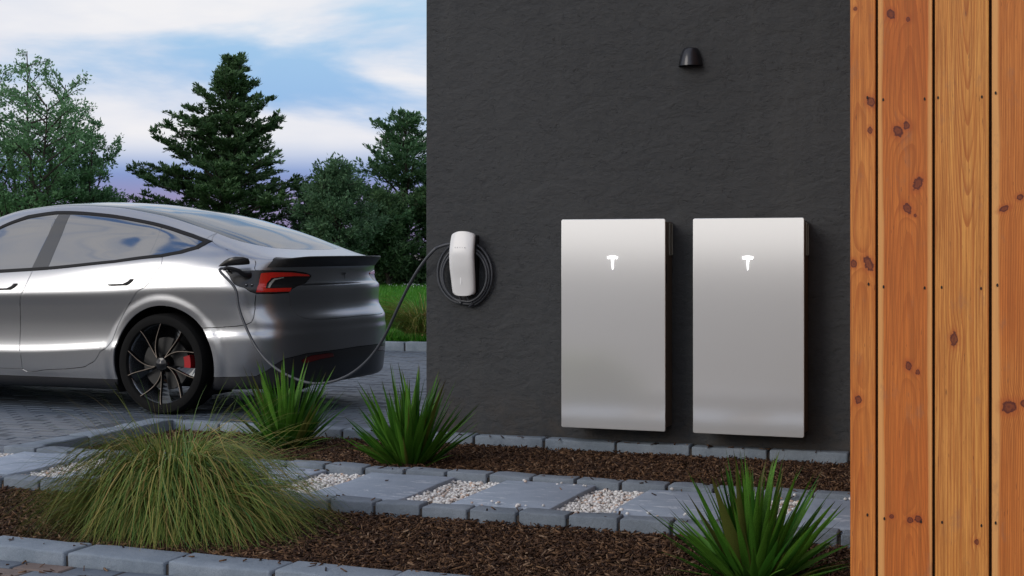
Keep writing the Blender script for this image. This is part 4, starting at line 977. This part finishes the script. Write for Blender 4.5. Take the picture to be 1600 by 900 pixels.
RR = np.stack(rows, 1); n_, m_ = RR.shape[:2]
Vh = RR.reshape(-1, 3); Fh = [(i*m_+j, (i+1)*m_+j, (i+1)*m_+j+1, i*m_+j+1) for i in range(n_-1) for j in range(m_-1)]
VV = np.concatenate([Vh*[1, -1, 1], Vh]); FF = Fh + [tuple(q+len(Vh) for q in f[::-1]) for f in Fh]
b = bmesh.new(); vs_ = [b.verts.new(v) for v in VV]; [b.faces.new([vs_[q] for q in f]) for f in FF]; bmesh.ops.remove_doubles(b, verts=b.verts[:], dist=1e-4)
from_bm('spoiler', b, M['carbon'], car, smooth=True, angle=60)
# charge port in the near lamp corner: recess ring, pins, raised flap with its hinge
pt = empty('charge_port', (.640, -.872, .930), parent=car)
def on_skin(t, s, lift): p_ = surf(np.array([t]), np.array([s]))[0]; q_ = sn(np.array([float(t)]), np.array([float(s)]))[0]; q_ = q_*np.sign(q_[1]); return p_*[1, -1, 1] + q_*[1, -1, 1]*lift, q_*[1, -1, 1]
for dt_ in (-.55, .75):
    p_, q_ = on_skin(152.2+dt_, 8.72, .001); o = lathe('pin_socket', [(0, .004), (.006, .004), (.0095, 0), (.006, -.004), (0, -.004)], M['blackplastic'], pt, n=16); o.location = p_ - np.array([.640, -.872, .930]); o.rotation_euler = Vector(q_).to_track_quat('-Y', 'Z').to_euler()
    o = lathe('pin', [(0, -.006), (.0022, -.006), (.0022, .0)], M['chrome'], pt, n=10); o.location = p_ - np.array([.640, -.872, .930]); o.rotation_euler = Vector(q_).to_track_quat('-Y', 'Z').to_euler()
fl = [(.455, .982), (.475, .998), (.51, 1.020), (.545, 1.036), (.59, 1.046), (.635, 1.044), (.662, 1.034), (.668, 1.010), (.664, .996), (.62, .992), (.56, .988), (.50, .983)]
b = bmesh.new(); yy = lambda a, z: -(.925 + (z-.98)*.35 - max(0, a-.56)*.35)
f0 = [b.verts.new((a, yy(a, z), z)) for a, z in fl]; f1 = [b.verts.new((a, yy(a, z)+.010, z+.002)) for a, z in fl]
c0 = b.verts.new((.565, -.962, 1.012)); n_ = len(fl)
for i in range(n_): b.faces.new((f0[i], f0[(i+1) % n_], c0)); b.faces.new((f0[i], f1[i], f1[(i+1) % n_], f0[(i+1) % n_]))
b.faces.new(f1[::-1]); from_bm('port_flap', b, M['lamp_black'], car, smooth=True, angle=40)
tube('flap_hinge', [(.515, -.925, 1.0), (.512, -.915, .975), (.518, -.885, .945)], .007, M['blackplastic'], car, n=8)
# boot details: camera bar, lettering emblem
emb = emblem(car, 0, 0, 0, M['trim'], .75); emb.location = (.8985, 0, .905); emb.rotation_euler = (0, R(-4), R(90))
for k_, (y_, a_) in enumerate(((.335, .5), (.352, -.5), (.3435, 0))):
    b = box_bm(-.003, .003, -.003, .003, -.011, .011) if k_ < 2 else box_bm(-.003, .003, -.012, .012, -.0025, .0025)
    o = from_bm('badge', b, M['trim'], car); o.location = (.874, y_, .905); o.rotation_euler = (a_, 0, R(14))
# wheels
def make_wheel(a, near=True):
    sg = -1 if near else 1
    w_ = empty('wheel', (a, sg*.885, .334), parent=car)
    if not near: w_.rotation_euler = (0, 0, math.pi)
    T_ = [(.262, -.008), (.270, -.022), (.300, -.030), (.322, -.022), (.3325, .002), (.334, .03), (.334, .20), (.330, .222), (.30, .238), (.262, .225)]
    lathe('tyre', T_ + [(.262, .225), (.262, -.008)], M['tyre'], w_, n=72)
    lathe('rim', [(.268, -.008), (.2705, -.016), (.2755, -.017), (.2765, -.012), (.270, -.004), (.262, .002), (.255, .02), (.250, .19), (.262, .222)], M['rim_inner'], w_, n=72)
    lathe('rim_lip', [(.2665, -.012), (.2680, -.0185), (.2735, -.0195), (.2750, -.014)], M['rim_edge'], w_, n=72)
    # ten thin ribs in five swept pairs, with dark webs
    for i in range(5):
        ca = R(72*i + 90 + 18); bm = bmesh.new(); edgeb = bmesh.new()
        arms = []
        for sd in (-1, 1):
            P_ = []
            for u in np.linspace(0, 1, 9):
                r_ = .050 + (.268-.050)*u; an = ca + sd*R(18)*(u**.8)*1.0 + R(20)*(1-u)**1.5*1.0
                P_.append((r_*math.cos(an), -.004 - .014*(u)**2 - .010*(1-u), r_*math.sin(an)))
            arms.append(P_)
        for P_ in arms:
            V_, F_ = [], []
            for q in range(len(P_)):
                d_ = np.array(P_[min(q+1, 8)]) - np.array(P_[max(q-1, 0)]); d_ /= np.linalg.norm(d_); s2 = np.cross(d_, [0, 1, 0]); s2 /= np.linalg.norm(s2)
                for wv_, dp_ in ((-.0075, .022), (-.0022, 0), (.0022, 0), (.0075, .022)): V_.append(np.array(P_[q]) + s2*wv_ + np.array([0, dp_, 0]))
            for q in range(len(P_)-1):
                for e in range(3): F_.append((q*4+e, q*4+e+1, q*4+e+5, q*4+e+4))
            mesh('spoke', V_, F_, M['rim'], w_)
            mesh('spoke_edge', [v for q in range(len(P_)) for v in (V_[q*4+1] + np.array([0, -.0012, 0]), V_[q*4+2] + np.array([0, -.0012, 0]))], [(2*q, 2*q+1, 2*q+3, 2*q+2) for q in range(len(P_)-1)], M['rim_edge'], w_)
        # dark aero web beside the pair
        V_ = []; 
        for q in range(9): V_.append(np.array(arms[1][q]) + [0, .012, 0])
        for q in range(9):
            u = q/8; r_ = .050 + .218*u; an = ca + R(18)*(u**.8) + R(20)*(1-u)**1.5 + R(9+5*u)
            V_.append(np.array([r_*math.cos(an), .022, r_*math.sin(an)]))
        mesh('spoke_web', V_, [(q, q+1, q+10, q+9) for q in range(8)], M['web'], w_)
    lathe('hub_cap', [(0, -.024), (.018, -.023), (.026, -.016), (.042, -.012), (.052, .004), (.048, .03), (.0, .03)], M['rim'], w_, n=10)
    lathe('brake_disc', [(.06, .05), (.175, .05), (.176, .075), (.06, .076)], M['disc'], w_, n=48)
    b = bmesh.new(); n_ = 8
    o_, i_2 = [], []
    for q in range(n_+1):
        an = R(-8 + 26*q/n_); o_.append((.200*math.cos(an), .200*math.sin(an))); i_2.append((.152*math.cos(an), .152*math.sin(an)))
    poly = o_ + i_2[::-1]
    f0 = [b.verts.new((x, .030, z)) for x, z in poly]; f1 = [b.verts.new((x, .085, z)) for x, z in poly]; b.faces.new(f0); b.faces.new(f1[::-1])
    for q in range(len(poly)): b.faces.new((f0[q], f1[q], f1[(q+1) % len(poly)], f0[(q+1) % len(poly)]))
    from_bm('brake_caliper', b, M['caliper'], w_)
    return w_
for a_ in (0, -2.875):
    for nr in (True, False): make_wheel(a_, nr)
    for s_ in (-1, 1):                 # liner of the arch
        V_, F_ = [], []
        for q in range(29):
            an = R(-30 + 240*q/28)
            for y_ in (.895, .60): V_.append((a_ + .01 + .398*math.cos(an), s_*y_, .335 + .398*math.sin(an)))
        F_ = [(2*q, 2*q+1, 2*q+3, 2*q+2) for q in range(28)]; k = len(V_); V_.append((a_, s_*.60, .335)); F_ += [(2*q+1, 2*q+3, k) for q in range(28)]
        mesh('arch_liner', V_, F_, M['shell'], car)
# ---------------------------------------------------------------- strap-leaved plants, every leaf a part
def strap_leaf(L_, W_, bend, seed):
    r_ = random.Random(seed); n = 9; V, F = [], []
    for i in range(n+1):
        u = i/n; ph = bend*u*u*.9
        x = L_*(u - .18*bend*u*u*u*.5) ; zz = -L_*.42*bend*u*u*.6
        wd = W_*(.62 + .38*math.sin(math.pi*min(1, u*1.35+.05)))*(1-u**3.2) if u < 1 else 0.0002
        tw_ = .25*u*(1 if seed % 2 else -1)
        fold = .35*wd
        V += [(x, -wd/2*math.cos(tw_), zz + fold*.5 - wd/2*math.sin(tw_)), (x, 0, zz - fold*.5), (x, wd/2*math.cos(tw_), zz + fold*.5 + wd/2*math.sin(tw_))]
    for i in range(n):
        a = i*3; F += [(a, a+3, a+4, a+1), (a+1, a+4, a+5, a+2)]
    me = bpy.data.meshes.new('leaf'); me.from_pydata(V, [], F); me.polygons.foreach_set('use_smooth', np.ones(len(me.polygons), bool)); me.materials.append(M['strap'])
    at = me.attributes.new('along', 'FLOAT', 'POINT'); at.data.foreach_set('value', np.repeat(np.linspace(0, 1, n+1), 3).astype(np.float32)); me.update(); return me
LV = [strap_leaf(1.0, w_, b_, k) for k, (w_, b_) in enumerate([(.060, .15), (.055, .35), (.065, .05), (.05, .5), (.06, .25), (.07, .1), (.052, .4), (.062, .7), (.05, 1.5), (.055, 1.15)])]
def strap_plant(x, y, z, h, n, label, seed, spread=1.0):
    n = int(n*1.3)
    r_ = random.Random(seed); e = empty('strap_leaved_plant', (x, y, z), r_.uniform(0, 6)); tag(e, label, 'plant', 'green strap-leaved plants in the beds')
    for i in range(n):
        f = (i+.5)/n; az = i*2.39996 + r_.gauss(0, .25); tilt = (f**.95)*R(66)*spread + r_.gauss(0, .07); L_ = h*r_.uniform(.82, 1.12)*(1.0 - .34*f**2) if r_.random() > .15 else h*r_.uniform(.45, .7)
        rb = .015 + .085*f*r_.uniform(.4, 1)
        o = bpy.data.objects.new('leaf', LV[r_.randrange(8) if r_.random() > .07 else r_.randrange(8, 10)]); o.location = (rb*math.cos(az), rb*math.sin(az), -.015)
        d = Vector((math.sin(tilt)*math.cos(az), math.sin(tilt)*math.sin(az), math.cos(tilt))); q = d.to_track_quat('X', 'Z')
        o.rotation_mode = 'QUATERNION'; o.rotation_quaternion = q @ Vector((1, 0, 0)).rotation_difference(Vector((1, 0, 0))) 
        o.rotation_quaternion = q @ Matrix.Rotation(r_.gauss(0, .5), 3, 'X').to_quaternion()
        ws = L_*r_.uniform(1.0, 1.6) if L_ > .3*h else L_
        o.scale = (L_, ws*.98, L_*.8); link(o, e)
    return e
strap_plant(-3.93, 6.98, .0, .52, 100, 'green strap-leaved plant in the upper bed in front of the car bumper', 11, .76)
strap_plant(-3.045, 6.66, .0, .51, 105, 'green strap-leaved plant in the upper bed below the charger', 23, .84)
strap_plant(-.93, 4.74, -.0, .43, 125, 'big green strap-leaved plant in the front bed beside the timber wall', 37, 1.08)
strap_plant(-.52, 7.08, .0, .36, 40, 'small green strap-leaved plant in the upper bed, mostly hidden by the timber wall', 41)
# ---------------------------------------------------------------- arching fine grass
def arching(name, x, y, z, n, L0, L1, wid, mat, seed, base_r=.07, up=(4, 34), grav=(1.9, 2.8), sq=(1, 1), floor=.004, n_seg=10, kind='stuff', parent=None, expo=1.45):
    g = np.random.default_rng(seed); az = g.uniform(0, 2*np.pi, n); th0 = np.radians(g.uniform(up[0], up[1], n)); L = g.uniform(L0, L1, n); gv = g.uniform(grav[0], grav[1], n)
    rb = base_r*np.sqrt(g.random(n)); p = np.stack([rb*np.cos(az)*sq[0], rb*np.sin(az)*sq[1], np.zeros(n)], 1); az = az + g.normal(0, .25, n)
    side = np.stack([-np.sin(az), np.cos(az), np.zeros(n)], 1); hd = np.stack([np.cos(az)*sq[0], np.sin(az)*sq[1], np.zeros(n)], 1)
    sst = lambda q_: (lambda c_: c_*c_*(3-2*c_))(np.clip(q_, 0, 1)); gE = np.radians(g.uniform(126, 172, n)); gu0 = g.uniform(.0, .2, n); gu1 = g.uniform(.42, .72, n); wob = g.uniform(0, 6.28, n); wam = g.uniform(0, .22, n)
    tw_ = g.normal(0, .3, n); V = np.zeros((n, n_seg+1, 2, 3)); q = p.copy(); cur = g.normal(0, .8, n)
    for i in range(n_seg+1):
        u = i/n_seg; th = np.minimum(th0 + gv*u**expo, np.radians(172)) if expo > 0 else th0 + (gE - th0)*sst((u - gu0)/(gu1 - gu0)); wv = wid*(1 - u**2.2*.93)*g.uniform(.8, 1.2, n)*.5
        s_ = side*np.cos(tw_+u)[:, None] + np.array([0, 0, 1])*np.sin(tw_+u)[:, None]*.5
        V[:, i, 0] = q - s_*wv[:, None]; V[:, i, 1] = q + s_*wv[:, None]
        th = th + wam*np.sin(u*6+wob)*u
        d = hd*np.sin(th)[:, None] + np.array([0, 0, 1])*np.cos(th)[:, None] + side*(cur*u)[:, None]*.5
        q = q + d*(L/n_seg)[:, None]; q[:, 2] = np.maximum(q[:, 2], floor + .01*g.random(n))
    idx = np.arange(n)[:, None]*(n_seg+1)*2 + np.arange(n_seg)[None]*2
    F = np.stack([idx, idx+1, idx+3, idx+2], -1).reshape(-1, 4)
    o = mesh(name, V.reshape(-1, 3), F, mat, parent, smooth=True, loc=(x, y, z) if parent is None else None)
    if kind: o['kind'] = kind
    return o
eg = empty('grass_mound', (-3.22, 4.84, 0)); tag(eg, 'large arching mound of fine green and tan grass in the front bed', 'grass plant')
arching('grass_foliage', 0, 0, 0, 2900, .34, .98, .0050, M['blade'], 5, .12, (1, 26), (2.6, 3.3), (1.0, .85), parent=eg, expo=-1)
arching('grass_foliage', 0, 0, 0, 1300, .40, .68, .0048, M['blade'], 6, .20, (22, 50), (1.9, 2.6), (1.05, .8), parent=eg, expo=1.1)
arching('upright_blades', 0, 0, 0, 560, .28, .70, .0040, M['blade'], 8, .12, (6, 48), (.5, 1.7), (1.1, .9), parent=eg)
e2 = empty('grass_tuft', (-6.62, 14.86, .07)); tag(e2, 'pale arching grass tuft at the lawn edge beside the car', 'grass plant')
arching('tuft_foliage', 0, 0, 0, 1500, .5, .85, .007, M['blade'], 15, .12, (5, 45), (1.4, 2.4), (1.2, .8), parent=e2)
# brown flower heads at the lawn edge
def plume_plant(x, y, n, seed, label):
    r_ = random.Random(seed); e = empty('dried_flower_plant', (x, y, .07)); tag(e, label, 'plant', 'brown dried flowers at the lawn edge')
    for i in range(n):
        a = r_.uniform(0, 6.28); rr = r_.uniform(.05, .28); hh = r_.uniform(.08, .42); c_ = np.array([rr*math.cos(a), rr*math.sin(a), hh])
        tube('stem', [(rr*.2*math.cos(a), rr*.2*math.sin(a), 0), tuple(c_*.6 + [0, 0, .05]), tuple(c_)], .003, M['dry'], e, n=5)
        g = np.random.default_rng(seed*50+i); m_ = 70; P = c_ + g.normal(0, 1, (m_, 3))*[.05, .03, .016]; d1 = g.normal(0, .008, (m_, 3)); d2 = g.normal(0, .008, (m_, 3))
        V = np.stack([P-d1, P+d1, P+d2], 1).reshape(-1, 3); o = mesh('flower_head', V, np.arange(m_*3).reshape(-1, 3), M['dry'], e)
    return e
plume_plant(-6.30, 14.75, 9, 3, 'brown dried flower heads at the lawn edge by the house corner')
arching('leafy_tuft', -6.28, 14.8, .07, 260, .2, .45, .012, M['lawn_blade'], 19, .15, (5, 60), (.6, 1.6), kind='stuff')
# lawn blades where the lawn shows, thinning with distance
n = 60000; g = rng; dd = 14.5 + (42-14.5)*g.random(n)**1.9; xx = -.455*dd + g.normal(0, 1, n)*.0 + (g.random(n)-.5)*dd*.24
dx = g.normal(0, .35, n); hh = g.uniform(.05, .11, n)*(1 + dd*.01); wd = .0045*(1 + dd*.06); a = g.uniform(0, 6.28, n)
B0 = np.stack([xx, dd, np.full(n, .07)], 1); sd = np.stack([np.cos(a), np.sin(a), 0*a], 1)*wd[:, None]; top = B0 + np.stack([g.normal(0, .03, n), g.normal(0, .03, n), hh], 1)
o = mesh('lawn_grass', np.stack([B0-sd, B0+sd, top], 1).reshape(-1, 3), np.arange(3*n).reshape(-1, 3), M['lawn_blade']); o['kind'] = 'stuff'
# ---------------------------------------------------------------- trees
def tree(name, x, y, h, rad, label, leafm, seed, style, n_leaf, leaf=.07, trunk_r=.11, base=.06, nl=70, cat='tree', group='trees beyond the lawn'):
    g = np.random.default_rng(seed); e = empty(name, (x, y, .05)); tag(e, label, cat, group)
    wood_V, wood_F = [], []
    def addtube(P, r0, r1, n=6):
        V, F = tube_arr(P, np.linspace(r0, r1, len(P)), n, caps=False); k = len(wood_V); wood_V.extend(V.tolist()); wood_F.extend([tuple(q+k for q in f) for f in F])
    twig_p, twig_d, twig_w = [], [], []
    def profile(f):
        if style == 'layered': return max(.07, min(1.0, 1.32*(1-f)**.78)*(.8+.2*min(1, f*5)) )
        if style == 'dome': return max(.12, math.sin(math.pi*min(1, (f*.86+.14)))**.6)
        return max(.15, math.sin(math.pi*min(1, f*.78+.2))**.75)
    lean = g.normal(0, .03, 2)
    tz = np.linspace(0, 1, 10); TP = np.stack([lean[0]*h*tz**2 + .03*np.sin(tz*7+seed), lean[1]*h*tz**2 + .03*np.cos(tz*6), tz*h*.97], 1)
    trunks = [TP]
    if style == 'open':                # several ascending stems
        trunks = []
        for k in range(5):
            az = k*2*np.pi/5 + g.normal(0, .3); sp = g.uniform(.18, .42)*rad*2; hh = h*g.uniform(.75, 1.0) if k else h
            u = np.linspace(0, 1, 12); wob = np.cumsum(g.normal(0, .035, (12, 2)), 0)
            trunks.append(np.stack([sp*np.cos(az)*u**1.2*(k > 0) + wob[:, 0], sp*np.sin(az)*u**1.2*(k > 0) + wob[:, 1], hh*u], 1))
    for T in trunks: addtube(T, trunk_r*(1 if len(trunks) == 1 else .6), .012, 8)
    per = nl//len(trunks)
    for ti, T in enumerate(trunks):
        for i in range(per):
            f = base + (1-base)*((i + g.random())/per)**(.9); f = min(f, .985)
            p0 = np.array([np.interp(f*T[-1, 2]/max(T[-1, 2], 1e-6), np.linspace(0, 1, len(T)), T[:, c]) for c in range(3)])
            az = i*2.39996 + g.normal(0, .35)
            rl = rad*profile(p0[2]/h)*g.uniform(.55, 1.2)*(1 if style != 'open' else .62)
            if style == 'layered': el0, sag = np.radians(g.uniform(12, 34) + 34*f), g.uniform(.10, .30)
            elif style == 'dome': el0, sag = np.radians(g.uniform(15, 65)), .1
            else: el0, sag = np.radians(g.uniform(18, 62)), .12
            u = np.linspace(0, 1, 7)[:, None]; d0 = np.array([np.cos(az)*np.cos(el0), np.sin(az)*np.cos(el0), np.sin(el0)])
            P = p0 + d0*rl*u + np.array([0, 0, -1])*sag*rl*u**2 + np.cumsum(g.normal(0, .012*rl, (7, 3)), 0)*u
            addtube(P, max(.008, .016*rl + .006), .004, 5)
            # side twigs in the plane of the limb
            sdv = np.cross(d0, [0, 0, 1]); sdv /= np.linalg.norm(sdv)
            for k in range(int(5 + rl*5)):
                uu = g.uniform(.22, 1.0); b0 = np.array([np.interp(uu, u[:, 0], P[:, c]) for c in range(3)]); sgn = 1 if k % 2 else -1
                tl = rl*g.uniform(.16, .36)*(1.15-uu*.6) + .08
                dv = d0*g.uniform(.4, 1.) + sdv*sgn*g.uniform(.4, 1.1) + np.array([0, 0, g.normal(.1 if style != 'layered' else .0, .18 if style == 'layered' else .45)]); dv /= np.linalg.norm(dv)
                twig_p.append(b0); twig_d.append(dv*tl); twig_w.append(tl)
                if k % 3 == 0: addtube(np.stack([b0, b0 + dv*tl*.5, b0 + dv*tl + [0, 0, -.1*tl]]), .006, .002, 4)
    o = mesh('trunk', wood_V, wood_F, M['bark'], e, smooth=True)
    tp, td, tw2 = np.array(twig_p), np.array(twig_d), np.array(twig_w); k = g.choice(len(tp), n_leaf, p=tw2/tw2.sum())
    u = g.random((n_leaf, 1))**.8; c_ = tp[k] + td[k]*u + np.array([0, 0, -1])*(.12*tw2[k, None]*u**2) + g.normal(0, .028 if style == 'layered' else .05, (n_leaf, 3))*[1, 1, .7 if style == 'layered' else 1]
    dd_ = td[k]/tw2[k, None]; dd_ = dd_ + g.normal(0, .55, (n_leaf, 3))*[1, 1, .5 if style == 'layered' else 1]; dd_ /= np.linalg.norm(dd_, axis=1, keepdims=True)
    upv = np.tile([0, 0, 1.], (n_leaf, 1)) + g.normal(0, .35 if style == 'layered' else .9, (n_leaf, 3)); sd_ = np.cross(dd_, upv); sd_ /= np.linalg.norm(sd_, axis=1, keepdims=True)
    L_ = leaf*g.uniform(.6, 1.25, (n_leaf, 1)); W_ = L_*.24; nn_ = np.cross(dd_, sd_)
    V = np.stack([c_, c_ + dd_*L_*.5 + sd_*W_ + nn_*L_*.05, c_ + dd_*L_ - nn_*L_*.08, c_ + dd_*L_*.5 - sd_*W_ + nn_*L_*.05], 1).reshape(-1, 3)
    F = np.arange(n_leaf*4).reshape(-1, 4); o = mesh('crown', V, F, leafm, e); return e
def at_px(px, d):                     # ground point seen at picture column px, d metres ahead
    X = (px-800)/2270*d; return (X*.9365 - d*.3507, X*.3507 + d*.9365)
DT = 40.0; MP = DT/2270               # metres per pixel there
def T_(name, px, top, width, d, *a, **k):
    x, y = at_px(px, d); s_ = d/2270; return tree(name, x, y, (391.6-top)*s_ + 1.03, width/2*s_, *a, **k)
T_('deciduous_tree', 50, 80, 330, 38, 'airy pale green tree with forked stems at the left edge of the photo', M['leaf_a'], 4, 'open', 26000, leaf=.10, trunk_r=.10, nl=130)
T_('deciduous_tree', -70, 150, 200, 40, 'airy pale green tree cut by the left edge of the photo', M['leaf_a'], 14, 'open', 11000, leaf=.115, trunk_r=.10, nl=90)
T_('layered_tree', 352, 84, 300, 40, 'tall dark layered tree rising behind the car roof', M['leaf_b'], 21, 'layered', 62000, leaf=.13, trunk_r=.14, nl=150, base=.05)
T_('layered_tree', 632, 174, 300, 42, 'layered green tree beside the house corner', M['leaf_d'], 33, 'layered', 27000, leaf=.13, trunk_r=.10, nl=95, base=.06)
T_('large_shrub', 530, 262, 150, 38, 'rounded bluish green shrub left of the tree by the house corner', M['leaf_c'], 45, 'dome', 26000, leaf=.10, trunk_r=.06, nl=110, cat='shrub', base=.05)
T_('large_shrub', 490, 300, 120, 41, 'darker shrub between the tall dark tree and the rounded shrub', M['leaf_c'], 49, 'dome', 14000, leaf=.10, trunk_r=.06, nl=80, cat='shrub', base=.05)
T_('large_shrub', 605, 310, 130, 40, 'dark dense shrub at the foot of the tree by the house corner', M['leaf_b'], 52, 'dome', 22000, leaf=.10, trunk_r=.06, nl=90, cat='shrub', base=.03)
T_('large_shrub', 690, 290, 140, 41, 'dark shrub half hidden by the house wall', M['leaf_b'], 57, 'dome', 14000, leaf=.11, trunk_r=.06, nl=80, cat='shrub', base=.03)
T_('deciduous_tree', 128, 190, 170, 39, 'smaller airy green tree right of the forked pale green tree', M['leaf_a'], 63, 'open', 16000, leaf=.11, trunk_r=.06, nl=90)
T_('large_shrub', 160, 305, 130, 40, 'low green shrub right of the airy tree on the left', M['leaf_a'], 61, 'dome', 12000, leaf=.10, trunk_r=.05, nl=80, cat='shrub', base=.05)
T_('large_shrub', 20, 315, 160, 41, 'dense green shrub under the airy tree on the left', M['leaf_c'], 66, 'dome', 16000, leaf=.10, trunk_r=.05, nl=90, cat='shrub', base=.05)
# low undergrowth closing the foot of the tree line, and its white blossom
def mass(name, pxs, d, top, n, leafm, leaf, seed):
    g = np.random.default_rng(seed); px = g.uniform(pxs[0], pxs[1], n); dd_ = d + g.uniform(-1.2, 1.6, n); X = (px-800)/2270*dd_; x = X*.9365 - dd_*.3507; y = X*.3507 + dd_*.9365
    hz = top*(.75 + .25*np.sin(px*.045+1) + .15*np.sin(px*.13)); z = .03 + hz*g.random(n)**.8
    c_ = np.stack([x, y, z], 1); a = g.normal(0, 1, (n, 3)); a /= np.linalg.norm(a, axis=1, keepdims=True); b_ = np.cross(a, g.normal(0, 1, (n, 3))); b_ /= np.linalg.norm(b_, axis=1, keepdims=True)
    L_ = leaf*g.uniform(.6, 1.3, (n, 1)); V = np.stack([c_, c_ + a*L_*.5 + b_*L_*.27, c_ + a*L_, c_ + a*L_*.5 - b_*L_*.27], 1).reshape(-1, 3)
    o = mesh(name, V, np.arange(4*n).reshape(-1, 4), leafm); o['kind'] = 'stuff'; return o
mass('undergrowth', (-260, 860), 41.5, 1.35, 60000, M['leaf_b'], .13, 71)
mass('blossom', (600, 720), 39.0, .28, 150, M['blossom'], .07, 77)
